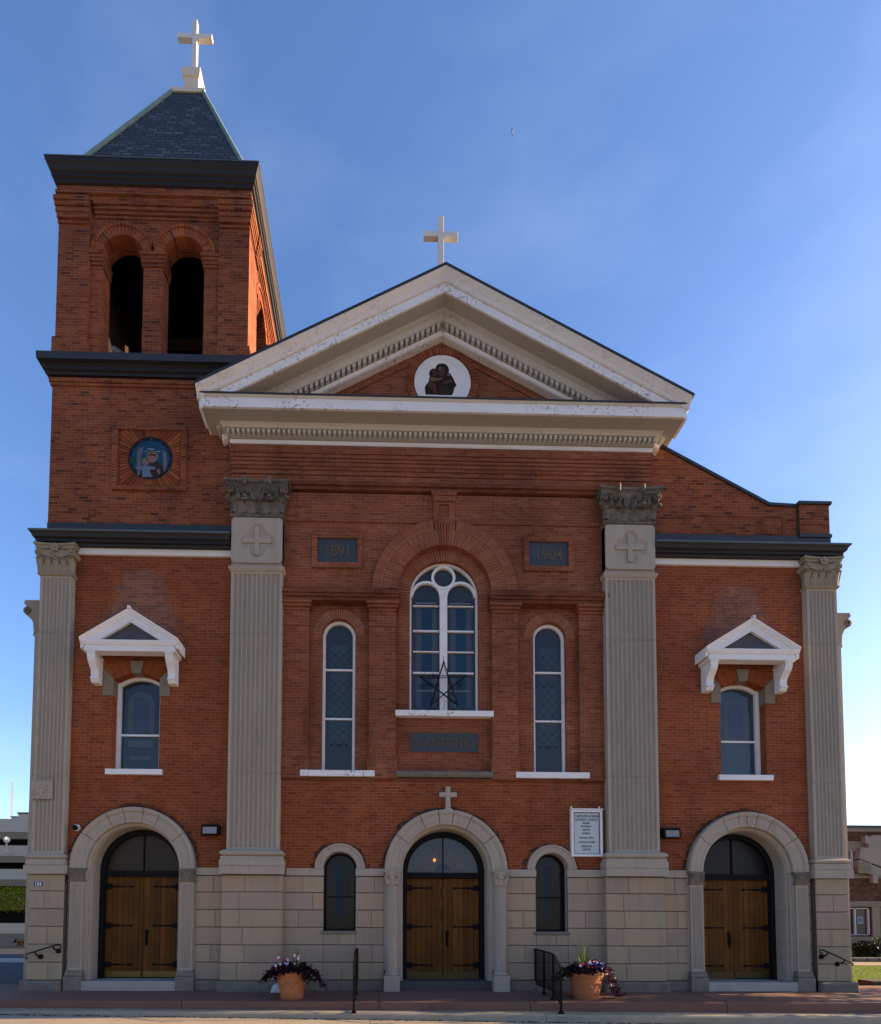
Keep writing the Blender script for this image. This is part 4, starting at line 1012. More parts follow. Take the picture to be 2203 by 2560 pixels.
mb.cur = 1; loop_sweep(mb, [(-.3, 14.76), (.24, 14.765), (.25, 14.93), (-.3, 14.96)], -9.36, -4.70, 0, 4.6)
mb.build("tower_cornice", [m_dark, m_lead], church)
rr = random.Random(4); mb = MB(); n = 60                   # mossy droppings along the ledge
for k in range(n):
    x = -9.4+4.5*k/n; h = rr.uniform(.012, .05); mb.loft([[(x+rr.uniform(0, .02)+a, y, 14.93+z) for a, z in ((0, 0), (.09, 0), (.07, h), (.02, h*.8))] for y in (-.20, -.03)])
mb.build("ledge_debris", plain("lichen", (.26, .24, .19), .95, 0, .1, .5, 9), church)
mb = MB()
mb.cur = 0; loop_sweep(mb, [(-.2, 19.30), (.03, 19.30), (.04, 19.36), (.09, 19.38), (.10, 19.45), (.14, 19.47), (.14, 19.56), (.17, 19.58), (.20, 19.66), (.24, 19.72), (.25, 19.80), (-.2, 19.82)], x0, x1, 0, 4.55)
mb.cur = 1; loop_sweep(mb, [(-.3, 19.82), (.26, 19.80), (.26, 19.82), (-.3, 19.93)], x0, x1, 0, 4.55)
mb.build("tower_cornice", [m_dark, m_copperd], church)
mb = MB(); cx, cy, zt, zb = -7.03, 2.25, 25.0, 19.80; b, c = 2.22, .44
q = [(-1, -1), (1, -1), (1, 1), (-1, 1)]
mb.loft([[(TX+sx*b, cy+sy*b, zb) for sx, sy in q], [(cx+sx*c, cy+sy*c, zt) for sx, sy in q]])
rf = mb.build("tower_roof", m_slate, church)
mb = MB()
for sx, sy in q: mb.tube([(TX+sx*b, cy+sy*b, zb+.02), (cx+sx*c, cy+sy*c, zt+.02)], .055, 6)
for k in range(7): mb.box(TX-1.95+.6*k-.02, TX-1.95+.6*k+.02, .0, .06, 19.86, 19.93)
mb.build("hip_flashing", m_copper, rf)
mb = MB()
loop_sweep(mb, [(-.3, 24.98), (.04, 24.98), (.05, 25.08), (0, 25.12), (-.10, 25.14), (-.12, 25.2), (-.14, 25.26), (-.3, 25.28)], cx-c, cx+c, cy-c, cy+c)
mb.box(cx-.27, cx+.27, cy-.27, cy+.27, 25.1, 25.45)
loop_sweep(mb, [(-.15, 25.4), (-.02, 25.42), (-.05, 25.5), (-.02, 25.62), (.03, 25.78), (.05, 25.86), (.08, 25.88), (.10, 25.98), (.10, 26.10), (-.15, 26.12)], cx-.17, cx+.17, cy-.17, cy+.17)
mb.box(cx-.2, cx+.2, cy-.2, cy+.2, 25.4, 26.1)
tp = mb.build("roof_pedestal", m_beige if False else paint_mat("pedestal_paint", (.62, .58, .49), .3, .4), church)
mb = MB(); cross(mb, cx+.03, 2.2, 26.0, 27.86, 27.36, .50, .135, .13); mb.build("roof_cross", bpy.data.materials["cross_paint"], church, bevel=.006)
# stained roundel of the lower stage
RC = (-6.995, 12.58); RR = .535
mb = MB()
n = 56
for k in range(n):                                        # radiating bricks cut to a square
    a0 = 2*pi*k/n+.012; a1 = 2*pi*(k+1)/n-.012
    def sqp(a): r = .70/max(abs(cos(a)), abs(sin(a))); return (RC[0]+r*cos(a), RC[1]+r*sin(a))
    mb.prism([(RC[0]+RR*cos(a0), RC[1]+RR*sin(a0)), sqp(a0), sqp(a1), (RC[0]+RR*cos(a1), RC[1]+RR*sin(a1))], 'y', -.02, .01)
wr = mb.build("round_window", m_voust, church)
mb = MB()
for a, b, c_, d in ((-.90, .84, .68, .80), (-.88, .86, -.80, -.68), (-.90, -.76, -.68, .68), (.72, .86, -.68, .68)): mb.box(RC[0]+a, RC[0]+b, -.05, .01, RC[1]+c_+.0, RC[1]+d)
mb.build("brick_frame", m_brickt, wr)
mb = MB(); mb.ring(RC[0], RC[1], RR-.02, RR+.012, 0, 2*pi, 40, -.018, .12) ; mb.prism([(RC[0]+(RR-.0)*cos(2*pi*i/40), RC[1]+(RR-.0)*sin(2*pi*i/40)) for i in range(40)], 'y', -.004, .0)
mb.build("reveal_ring", plain("dark_brick", (.05, .022, .015), .9), wr)  # thin dark ring and disc round the glass, nearly flush with the wall
G = glass_mat
def disc(r, n=40): return [(RC[0]+r*cos(2*pi*i/n), RC[1]+r*sin(2*pi*i/n)) for i in range(n)]
def P2(px, py): return (RC[0]+(px-875)/11.144/106.4, RC[1]-(py-800)/11.144/101.5)
SG = [("glass_border", [disc(.515)], (.006, .018, .030)), ("glass_sky", [disc(.44)], (.012, .075, .17)),
 ("glass_column", [[P2(*p) for p in ((500, 600), (560, 520), (680, 480), (640, 620), (610, 800), (600, 1290), (510, 1270), (490, 800))], [P2(*p) for p in ((1190, 540), (1310, 640), (1340, 900), (1300, 1130), (1250, 1150), (1230, 900), (1215, 660))]], (.15, .16, .20)),
 ("glass_hills", [[P2(*p) for p in ((300, 780), (470, 800), (490, 960), (330, 960))], [P2(*p) for p in ((1130, 850), (1200, 830), (1190, 1000), (1100, 980))]], (.010, .075, .045)),
 ("glass_robe", [[P2(*p) for p in ((860, 920), (1000, 850), (1090, 900), (1220, 1000), (1260, 1180), (1180, 1290), (600, 1310), (600, 1150), (840, 1010))]], (.042, .020, .012)),
 ("glass_halo", [[P2(925+165*cos(a), 750+160*sin(a)) for a in [2*pi*i/20 for i in range(20)]], [P2(735+105*cos(a), 890+105*sin(a)) for a in [2*pi*i/20 for i in range(20)]]], (.20, .17, .10)),
 ("glass_face", [[P2(915+108*cos(a), 800+125*sin(a)) for a in [2*pi*i/20 for i in range(20)]], [P2(750+75*cos(a), 910+90*sin(a)) for a in [2*pi*i/20 for i in range(20)]], [P2(*p) for p in ((1050, 1120), (1130, 1080), (1160, 1180), (1120, 1250))]], (.27, .15, .15)),
 ("glass_hair", [[P2(*p) for p in ((800, 740), (830, 690), (920, 670), (1010, 690), (1045, 780), (1000, 740), (920, 715), (840, 725))]], (.05, .025, .022)),
 ("glass_tunic", [[P2(*p) for p in ((450, 1070), (520, 1050), (660, 1010), (850, 1010), (980, 1040), (1050, 1070), (980, 1110), (860, 1120), (900, 1240), (960, 1310), (660, 1330), (650, 1130), (520, 1120))]], (.16, .24, .33)),
 ("glass_cloud", [[P2(*p) for p in ((760, 540), (880, 525), (1020, 550), (860, 565))], [P2(*p) for p in ((680, 620), (780, 600), (780, 630))], [P2(*p) for p in ((1020, 600), (1150, 590), (1140, 615), (1030, 620))]], (.30, .36, .48))]
for k, (nm, polys, c_) in enumerate(SG):
    mb = MB()
    for pl in polys: mb.prism(pl, 'y', -.006-.0015*k, -.002)
    mb.build(nm, G(nm, tuple(q_*.62 for q_ in c_), .45, 1.3), wr)
mb = MB()
for k in range(12):
    a = 2*pi*k/12; mb.box(RC[0]+.475*cos(a)-.02, RC[0]+.475*cos(a)+.02, -.012, -.006, RC[1]+.475*sin(a)-.02, RC[1]+.475*sin(a)+.02)
mb.build("glass_ruby", G("ruby_glass", (.06, .008, .010), .3), wr)

# ------------------------------------------------------------------ GROUND, PLATFORM, STREET
def conc_mat(name, base, grain=.12, stain=.4, joint=None):
    t = NT(name); k = t.noise(.7, 6, .65); c = t.mix(k, tuple(x*.72 for x in base), tuple(x*1.15 for x in base))
    f = t.rng(t.noise(90, 3, .8), .2, .8, 1-grain, 1+grain); c = t.mix(1., c, f, 'MULTIPLY')
    st = t.rng(t.noise(2.1, 6, .7, t.scaled((.6, 2.2, 2.2))), .55, .8, 0, stain); c = t.mix(st, c, tuple(x*.35 for x in base))
    t.bump(t.noise(120, 3, .8), .25, .003)
    return t.fin(c, .88, 0, .2)
m_walk = conc_mat("sidewalk_concrete", (.36, .31, .24), stain=.2)
m_redc = conc_mat("red_concrete", (.175, .098, .075), stain=.45)
m_kerb = conc_mat("kerb_concrete", (.31, .285, .225), stain=.5)
m_asph = conc_mat("asphalt", (.055, .057, .066), stain=.2)
m_grass = NT("lawn_green"); c = m_grass.mix(m_grass.noise(3, 6, .7), (.07, .13, .010), (.14, .22, .016)); m_grass.bump(m_grass.noise(40, 4, .8), .8, .05); m_grass = m_grass.fin(c, .9, 0, .1)
def quad(name, pts, mat, z=None):
    mb = MB(); mb.add(pts, [tuple(range(len(pts)))]); o = mb.build(name, mat); return structure(o)
def zg(x): return -.235-.0095*(x+8.6)                       # the pavement falls gently to the right
quad("ground", [(-600, -400, -1.6), (700, -400, -1.6), (700, 900, -1.6), (-600, 900, -1.6)], conc_mat('worn_street', (.14, .135, .125), stain=.1))
def YF(x): return -1.44-.0119*(x+.25)                     # front edge of the raised platform
mb = MB(); xs = [-60, -5.50, -5.485, -1.52, -1.505, 1.54, 1.555, 5.54, 5.555, 60]
for a, b in zip(xs[0::2], xs[1::2]):
    ya, yb_ = YF(a), YF(b)
    mb.loft([[(x, .7, -.6), (x, YF(x), -.6), (x, YF(x), -.012), (x, YF(x)+.015, .0), (x, .7, .085)] for x in (a, b)])
mb.cur = 1; mb.box(-60, 60, -1.0, .6, -.6, -.03) if False else None
mb.loft([[(x, .6, -.5), (x, YF(x)+.03, -.5), (x, YF(x)+.03, -.03), (x, .6, .055)] for x in (-60, 60)])
plat = structure(mb.build("platform", [m_redc, m_joint]))
def KZ(x): return -.150-.0036*(x+9)
def KY(x): return YF(x)-.24-.010*(x+9)
mb = MB(); xs = [-60, -6.2, -6.19, 1.75, 1.762, 60]
for a, b in zip(xs[0::2], xs[1::2]): mb.loft([[(x, YF(x)+.02, -.8), (x, KY(x)-.03, -.8), (x, KY(x), KZ(x)-.03), (x, KY(x)+.025, KZ(x)), (x, YF(x)+.02, KZ(x)+.006)] for x in (a, b)])
structure(mb.build("kerb", m_kerb))
mb = MB(); xs = [-60, -9.6, -9.585, -5.55, -5.535, -1.7, -1.685, 2.2, 2.215, 6.1, 6.115, 60]
for a, b in zip(xs[0::2], xs[1::2]):
    mb.loft([[(x+(y+1.7)*-.0, y, zg(x)) for y in (-1.55, -30)] for x in (a, b)], False, False)
pv = structure(mb.build("pavement", m_walk))
mb = MB()
for x in (-9.6, -5.55, -1.7, 2.2, 6.1): mb.box(x, x+.02, -30, -1.6, zg(x)-.03, zg(x)-.004)
mb.add([(-60, -1.5, zg(-60)-.006), (60, -1.5, zg(60)-.006), (60, -30, zg(60)-.006), (-60, -30, zg(-60)-.006)], [(0, 1, 2, 3)])
structure(mb.build("pavement_joint", plain("joint_sand", (.48, .42, .33), .95)))
# moss and grit in the gap between kerb and pavement
mb = MB(); rr = random.Random(9)
for k in range(420):
    x = rr.uniform(-9, 9); y = KY(x)-.035+rr.gauss(0, .014); s_ = rr.uniform(.008, .030); zz0 = zg(x)
    mb.loft([[(x+s_*1.6*cos(a), y+s_*sin(a), zz0) for a in (0, 1.5, 3.1, 4.6)], [(x+s_*.7*cos(a), y+s_*.5*sin(a), zz0+s_*.5) for a in (0, 1.5, 3.1, 4.6)]])
o = mb.build("kerb_moss", plain("moss", (.028, .034, .018), .95, 0, .1, .5, 8)); o['kind'] = 'stuff'
# side street on the left, far pavement
quad("street", [(-60, 1.0, -.42), (-9.9, .72, -.10), (-9.9, 4.0, -.16), (-14.5, 12.6, -.30), (-24, 30, -.62), (-90, 30, -.62)], m_asph)
quad("far_pavement", [(-90, 14.2, -.30), (-14.5, 12.75, -.296), (-18, 17.6, -.40), (-90, 19, -.40)], conc_mat("far_walk", (.42, .36, .30), stain=.1))
quad("far_kerb", [(-90, 12.9, -.30), (-14, 12.0, -.291), (-14.5, 12.75, -.29), (-90, 14.2, -.294)], conc_mat("far_kerb", (.30, .30, .29)))
quad("side_path", [(-30, .72, -.11), (-9.5, .70, .0), (-9.5, 2.6, -.03), (-30, 2.9, -.18)], conc_mat("dark_path", (.060, .050, .050)))

# ------------------------------------------------------------------ PARKING GARAGE
gx, gy = -37.7, 40
g = thing("parking_garage", (-40, gy, -1.1), "pale concrete parking garage with open decks beyond the street", "parking garage")
m_gar = plain("garage_panel", (.50, .455, .375), .85, 0, .2, .06, .4); m_garb = plain("garage_beam", (.25, .205, .14), .85, 0, .2, .08, .4)
for (z0, z1) in ((10.38, 11.70), (7.99, 9.05), (5.65, 6.70), (.32, 1.35)):
    mb = MB(); mb.box(-62, -24, gy, gy+.3, z0, z1); mb.build("parapet_panel", m_gar, g)
mb = MB(); mb.box(-62, -24, gy+.02, gy+.3, 3.0, 4.4); mb.build("parapet_panel", m_gar, g)
for (z0, z1) in ((9.72, 10.378), (7.36, 7.988), (5.02, 5.648), (2.66, 2.998), (-.30, .318)):
    mb = MB(); mb.box(-62, -24, gy+.05, gy+.6, z0, z1); mb.build("deck_beam", m_garb, g)
mb = MB(); mb.box(-61.8, -24.2, gy+2.0, gy+20, -1.6, 11.2); mb.build("dark_deck", m_void, g)
mb = MB()
for z in (9.0, 6.65, 4.35, 1.3): mb.box(-62, -24, gy+.6, gy+2.0, z-.1, z)
mb.build("deck_floor", m_garb, g)
mb = MB(); mb.box(-37.75, -24, gy+.6, gy+8, 11.2, 12.35); mb.box(-38.4, -37.76, gy+.6, gy+8, 11.2, 12.0); mb.build("stair_house", m_gar, g)
mb = MB(); mb.box(-37.8, -24, gy+.5, gy+8.1, 12.35, 12.47); mb.box(-38.45, -37.81, gy+.5, gy+8.1, 12.0, 12.07); mb.build("roof_edge", m_lead, g)
mb = MB(); mb.box(-62, -37.2, gy-.3, gy-.05, -1.6, -.1); mb.box(-37.2, -24, gy-.3, gy-.05, -1.6, -.75); mb.build("ground_wall", plain("garage_wall", (.20, .185, .165), .9, 0, .2, .2, 1.5), g)
rr = random.Random(21); mb = MB()
for k in range(26):
    x = -37.0+rr.uniform(0, 3); z = -.75+rr.uniform(0, .35); s_ = rr.uniform(.15, .35)
    mb.loft([[(x+s_*q*cos(2*pi*j/6), gy-.3+.2*q2, z+s_*.6*q*sin(2*pi*j/6)) for j in range(6)] for q, q2 in ((.6, -1), (1, -.3), (.8, .8))])
tag(rebase(mb.build("rock_bed", leaf_mat("orange_rock", (.25, .12, .06), (.36, .22, .12), .9)), (-36, gy-.4, -1.1)), "orange rocks piled at the foot of the garage wall", "rocks")
def leafcloud(mb, n, fn, size, rnd, flat=.5):
    for k in range(n):
        p = Vector(fn(rnd)); d = Vector((rnd.gauss(0, 1), rnd.gauss(0, 1), rnd.gauss(0, 1)*flat+.3)).normalized(); a = d.orthogonal().normalized(); b = d.cross(a); s_ = size*rnd.uniform(.6, 1.3)
        mb.add([p-a*s_, p+b*s_*.5, p+a*s_, p-b*s_*.5], [(0, 1, 2, 3)])
rr = random.Random(2); mb = MB()
cl = [(-40.6+.42*(k % 18)+rr.uniform(-.15, .15), 2.9+.42*(k//18)+rr.uniform(-.12, .12), rr.uniform(.28, .42)) for k in range(90)]
def ivy(r):
    c_ = r.choice(cl); return (c_[0]+r.gauss(0, c_[2]*.6), gy-.35-abs(r.gauss(0, .25)), min(4.98, c_[1]+r.gauss(0, c_[2]*.5)))
leafcloud(mb, 6500, ivy, .085, rr)
tag(rebase(mb.build("hanging_ivy", leaf_mat("ivy_leaf", (.10, .15, .008), (.34, .36, .012))), (-37, gy-.4, 3)), "yellow green ivy hanging over a garage deck parapet", "ivy")
lt = thing("wall_lantern", (-37.95, gy-.6, 8.0), "white globe lantern on the garage's upper parapet", "lamp")
mb = MB(); mb.tube([(-37.95, gy-.02, 8.2), (-37.95, gy-.6, 8.3), (-37.95, gy-.6, 9.25)], .09, 8); mb.build("bracket", m_gar, lt)
mb = MB(); mb.lathe(-37.95, gy-.6, [(.05, 9.22), (.22, 9.3), (.30, 9.5), (.24, 9.72), (.08, 9.82)], 12); mb.build("globe", m_white, lt)
def mast(px, z0, z1, wd, name, label):
    mb = MB(); n = 12
    for q in range(3): mb.tube([(px+wd*cos(2*pi*q/3), gy+3+wd*sin(2*pi*q/3), z0), (px+wd*.35*cos(2*pi*q/3), gy+3+wd*.35*sin(2*pi*q/3), z1)], .018, 4)
    for k in range(n):
        z = z0+(z1-z0)*k/n; r = wd*(1-.65*k/n)
        for q in range(3): mb.tube([(px+r*cos(2*pi*q/3), gy+3+r*sin(2*pi*q/3), z), (px+r*cos(2*pi*(q+1)/3), gy+3+r*sin(2*pi*(q+1)/3), z+(z1-z0)/n)], .012, 4)
    return tag(rebase(mb.build(name, plain("mast_grey", (.26, .22, .22), .6)), (px, gy+3, z0)), label, "antenna")
mast(-40.45, 12.45, 16.3, .16, "antenna_mast", "tall thin red lattice mast on the garage roof edge") if False else mast(-40.1, 11.2, 16.2, .14, "antenna_mast", "tallest thin lattice mast standing on the garage roof")

# ------------------------------------------------------------------ BRICK BUILDING ON THE RIGHT
NX, NY = 24.2, 18
nb = thing("brick_building", (28, NY, -.3), "two storey brown brick building with stone bands and white framed windows", "building")
mb = MB(); wall_open(mb, NX-8, 50, 3.5, 7.1, NY, [(26.2, 1.42, 4.5, 5.97, .005)], .3); wall_open(mb, NX-8, 50, -.3, 3.5, NY, [(26.2, 1.16, .92, 2.54, .005)], .3); mb.box(NX-8, 50, NY+.6, NY+14, -.3, 7.0)
mb.build("wall", m_brickn, nb)
mb = MB(); mb.box(NX-8, 50, NY-.08, NY+.5, 7.05, 7.28); mb.box(NX-8, 50, NY-.04, NY+.3, 5.98, 6.48); mb.box(NX-8, 50, NY-.06, NY+.1, 2.62, 2.94); mb.box(NX-8, 50, NY-.05, NY+.1, 4.30, 4.46); mb.box(NX-8, 50, NY-.10, NY+.1, .62, .86); mb.box(NX-8, 50, NY-.04, NY+.05, -.3, .60)
mb.box(27.45, 27.9, NY-.07, NY+.05, .87, 2.60)
for k in range(4): mb.blk(27.95, 29.8, NY-.05, NY+.05, .88+.43*k, 1.29+.43*k, .02)
mb.build("stone_band", m_stoneb, nb)
mb = MB(); mb.box(NX-8, 50, NY-.12, NY+.5, 7.28, 7.42); mb.build("coping", m_lead, nb)
for (x0_, x1_, z0_, z1_, xm) in ((24.78, 27.62, 4.5, 5.98, 26.46), (25.04, 27.36, .92, 2.55, 26.52)):
    mb = MB()
    for a, b, c_, d in ((x0_, x1_, z0_, z0_+.06), (x0_, x1_, z1_-.06, z1_), (x0_, x0_+.07, z0_, z1_), (x1_-.07, x1_, z0_, z1_), (xm-.03, xm+.03, z0_, z1_), (x0_-.1, x1_+.1, z0_-.05, z0_+.03)): mb.box(a, b, NY+.03, NY+.2, c_, d)
    wn = mb.build("window", m_white, nb)
    mb = MB(); mb.box(x0_, x1_, NY+.14, NY+.18, z0_, z1_); mb.build("pane", m_glass, wn)
    mb = MB(); mb.box(x0_+.15, x1_-.9, NY+.135, NY+.142, z0_+(.8 if z0_ > 3 else .1), z1_-.1); mb.build("curtain", plain("curtain", (.17, .20, .23) if z0_ > 3 else (.045, .045, .05), .9), wn)
    if z0_ < 3:
        mb = MB(); mb.box(26.72, 27.08, NY+.125, NY+.134, 1.6, 2.05); pp = mb.build("paper_notice", plain("paper", (.30, .33, .36), .8), wn)
        mb = MB(); mb.prism([(26.9+.10*(16*sin(t_)**3)/16, 1.84+.10*(13*cos(t_)-5*cos(2*t_)-2*cos(3*t_)-cos(4*t_))/16) for t_ in [2*pi*i/24 for i in range(24)]], 'y', NY+.121, NY+.1245); mb.build("paper_heart", plain("heart_blue", (.10, .15, .22), .8), wn)
# carved stone entrance gable
ev = MB(); gy_ = NY-1.5
ev.prism([(25.42, 5.28), (25.58, 5.90), (26.0, 5.88), (26.0, 6.05), (25.82, 6.15), (25.82, 6.58), (25.96, 6.58), (26.0, 6.48), (26.3, 6.60), (29.5, 6.62), (29.5, 4.7), (26.75, 4.80)], 'y', gy_, NY)
ev.prism([(25.5, 5.22), (26.7, 4.72), (26.9, 4.45), (26.6, 4.3), (25.6, 4.5), (25.35, 4.9)], 'y', gy_+.1, NY)
ev.box(26.2, 26.5, gy_+.15, NY, 3.9, 4.4)
K_ = 29.72/28.5
def pch(p): return (-1.55+(p[0]+1.55)*K_, 17.72+(p[1]-16.5)*.30, 1.61+(p[2]-1.61)*K_)
ev.v = [pch(p) for p in ev.v]
ep = ev.build("stone_porch", m_stone, nb)
mb = MB()
for k in range(14): leaf(mb, 25.45+.1*(k % 7), gy_+.1, 4.45+.3*(k//7), .35, .18, .10)
mb.v = [pch(p) for p in mb.v]
mb.build("carved_leaves", m_stonec, ep)
# lawn, shrubs
quad("lawn", [(9.6, .75, -.27), (60, .75, -.9), (60, 11.0, -.27), (14, 11.0, -.24), (11, 4, -.25)], m_grass)
quad("garden_path", [(14, 11.0, -.236), (60, 11.0, -.264), (60, 12.3, -.22), (14, 12.3, -.20)], m_walk)
quad("garden_bed", [(14, 12.3, -.196), (60, 12.3, -.216), (60, 18, -.2), (14, 18, -.18)], m_grass)
mb = MB(); rr = random.Random(8)
for k in range(9000):
    u = rr.random(); y = .9+10*u**1.6; x = 10+y*.95+rr.uniform(-.6, 5.5); h = rr.uniform(.03, .07); a = rr.uniform(0, 6.3)
    z = -.27; mb.add([(x-.008*cos(a), y-.008*sin(a), z), (x+.008*cos(a), y+.008*sin(a), z), (x+rr.gauss(0, .02), y+rr.gauss(0, .02), z+h)], [(0, 1, 2)])
o = mb.build("grass", leaf_mat("grass_blade", (.05, .10, .012), (.12, .20, .02))); o['kind'] = 'stuff'
mb = MB(); rr = random.Random(5)
for k in range(16): mb.blk(20.0+.62*k, 20.6+.62*k, 12.5, 12.8, -.3, -.02+rr.uniform(-.02, .02), .03)
tag(rebase(mb.build("garden_edging", m_stonel), (22, 12.5, -.3)), "low grey stone edging along the shrub bed", "edging")
def bush(name, cx, cy, z0, rx, rz, a, b, n, label, seed):
    rr = random.Random(seed); t = thing(name, (cx, cy, z0), label, "shrub", )
    mb = MB(); bl = [(cx+rr.gauss(0, rx*.42), cy+rr.gauss(0, rx*.3), z0+rz*(.25+.65*rr.random()), rx*rr.uniform(.25, .42)) for k in range(26)]
    def fn(r):
        c_ = r.choice(bl); d = Vector((r.gauss(0, 1), r.gauss(0, 1), r.gauss(0, 1))).normalized()*c_[3]*r.uniform(.8, 1.05); return (c_[0]+d.x, c_[1]+d.y, max(z0+.03, c_[2]+d.z))
    leafcloud(mb, n, fn, .05, rr, 1); mb.build("foliage", leaf_mat(name+"_leaf", a, b), t)
    mb = MB()
    for k in range(6): mb.tube([(cx, cy, z0-.1), (cx+rr.gauss(0, rx*.3), cy+rr.gauss(0, rx*.2), z0+rz*.6)], .02, 5)
    mb.build("stem", m_timber, t)
bush("shrub", 23.3, 14.0, -.25, .80, .85, (.016, .022, .012), (.040, .050, .020), 5000, "dark purple green shrub below the right hand building's window", 3)
bush("shrub", 25.1, 14.2, -.25, .8, 1.35, (.025, .055, .012), (.060, .11, .018), 5000, "taller green conifer shrub at the picture's right edge", 4)
bk = MB(); bk.blk(12.85, 14.2, 2.95, 3.4, -.6, -.05, .03); tag(rebase(bk.build("concrete_block", plain("dark_block", (.060, .052, .050), .9, 0, .2, .3, 3)), (13.4, 3.1, -.5)), "dark grey block standing on the grass beside the platform end", "block")

def tree(cx, cy, z0, H, label, seed):
    rr = random.Random(seed); t = thing("shade_tree", (cx, cy, z0), label, "tree")
    mb = MB(); mb.tube([(cx, cy, z0), (cx+.04, cy, z0+H*.3), (cx-.02, cy+.05, z0+H*.6), (cx, cy, z0+H*.9)], [.09, .07, .05, .02], 8)
    for k in range(9): 
        a = rr.uniform(0, 6.28); z = z0+H*rr.uniform(.15, .65); mb.tube([(cx, cy, z), (cx+.5*cos(a), cy+.5*sin(a), z+.35), (cx+.9*cos(a), cy+.9*sin(a), z+.9)], [.035, .025, .01], 5)
    mb.build("trunk", m_timber, t)
    mb = MB(); bl = [(cx+rr.gauss(0, .6), cy+rr.gauss(0, .6), z0+H*rr.uniform(.2, .95), rr.uniform(.3, .55)) for k in range(34)]
    def fn(r):
        c_ = r.choice(bl); d = Vector((r.gauss(0, 1), r.gauss(0, 1), r.gauss(0, 1))).normalized()*c_[3]*r.uniform(.5, 1.05); return (c_[0]+d.x, c_[1]+d.y, max(z0+.2, c_[2]+d.z))
    leafcloud(mb, 6000, fn, .07, rr, 1); mb.build("crown", leaf_mat("tree_leaf", (.03, .06, .012), (.07, .12, .02)), t)
tree(14.2, -.75, -.5, 4.2, "unseen small leafy tree past the right end of the platform, added for its shade", 31)  # out-of-view tree, sized and placed so its shade dapples the platform

# ------------------------------------------------------------------ THINGS ON AND AROUND THE CHURCH
# notice board
nbd = thing("notice_board", (3.30, -.02, 3.14), "white framed mass times notice board on brick beside the right tall pilaster", "notice board")
mb = MB(); X0, X1, Z0, Z1 = 2.935, 3.665, 3.145, 4.23
for a, b, c_, d in ((X0, X0+.055, Z0, Z1), (X1-.055, X1, Z0, Z1), (X0+.055, X1-.055, Z0, Z0+.05), (X0+.055, X1-.055, Z1-.05, Z1)): mb.box(a, b, -.11, .0, c_, d)
mb.build("frame", m_white, nbd, bevel=.004)
mb = MB(); mb.box(X0-.012, X1+.012, -.125, .0, 4.235, 4.262); mb.build("top_rail", m_white, nbd)
for x in (X0+.0, X1-.075): mb = MB(); mb.box(x, x+.028, -.09, -.05, 4.262, 4.32); mb.build("peg", m_white, nbd)
mb = MB(); mb.box(X0+.05, X1-.05, -.075, -.01, Z0+.045, Z1-.045); bd = mb.build("panel", plain("board_panel", (.44, .50, .54), .35, 0, .4, .04), nbd)
mb = MB()
for a, b, c_, d in ((X0+.055, X0+.075, Z0+.05, Z1-.05), (X1-.075, X1-.055, Z0+.05, Z1-.05), (X0+.075, X1-.075, Z0+.05, Z0+.068), (X0+.075, X1-.075, Z1-.07, Z1-.05)): mb.box(a, b, -.085, -.074, c_, d)
mb.build("inner_trim", plain("trim_grey", (.10, .12, .14), .5), bd)
m_ink = plain("letter_ink", (.018, .022, .032), .6)
xm = 3.295
for tx, zt_, sz, ws in (("ST. ANTHONY of PADUA", 4.062, .078, .66), ("CATHOLIC CHURCH", 3.982, .072, .72), ("MASSES", 3.905, .058, .78), ("SATURDAY", 3.828, .058, .78), ("4:00 P.M.", 3.748, .056, .78), ("SUNDAY", 3.668, .056, .78), ("9:00 A.M. LATIN", 3.566, .056, .78), ("11:00 A.M. ITALIAN", 3.464, .056, .78), ("WEEKDAYS", 3.365, .056, .78), ("12:05 P.M.", 3.290, .056, .78)):
    text("lettering", tx, sz*1.08, (xm, -.077, zt_), m_ink, bd, .001, ws, font_bold=.0012)
# floodlights
for k, (cx, lab) in enumerate(((-5.38, "black floodlight on the brick between the left door arch and left tall pilaster"), (5.26, "black floodlight on the brick between the right tall pilaster and right door arch"))):
    t = thing("wall_floodlight", (cx, 0, 3.57), lab, "floodlight", "floodlights by the side doors")
    mb = MB(); mb.prism([(0, 3.60), (-.13, 3.57), (-.19, 3.60), (-.17, 3.79), (-.15, 3.82), (0, 3.82)], 'x', cx-.20, cx+.20); mb.build("housing", m_iron, t, bevel=.012)
    mb = MB(); mb.prism([(-.135, 3.575), (-.197, 3.605), (-.183, 3.755), (-.12, 3.755)], 'x', cx-.155, cx+.155); mb.build("lens", glass_mat("flood_lens", (.17, .17, .18), .25), t)
# security camera
t = thing("security_camera", (-8.45, 0, 3.73), "small white and black dome camera on brick left of the left door arch", "camera")
mb = MB(); mb.loft([[(-8.45+r*cos(2*pi*i/14), y, 3.735+r*sin(2*pi*i/14)) for i in range(14)] for r, y in ((.075, .0), (.08, -.05), (.065, -.09))]); mb.tube([(-8.42, -.05, 3.78), (-8.37, -.10, 3.78), (-8.365, -.14, 3.75)], .018, 6); mb.build("housing", m_white, t)
mb = MB(); mb.loft([[(-8.45+r*cos(2*pi*i/14), y, 3.73+r*sin(2*pi*i/14)) for i in range(14)] for r, y in ((.062, -.088), (.055, -.12), (.035, -.145), (.012, -.155))]); mb.build("lens_dome", m_frame, t)
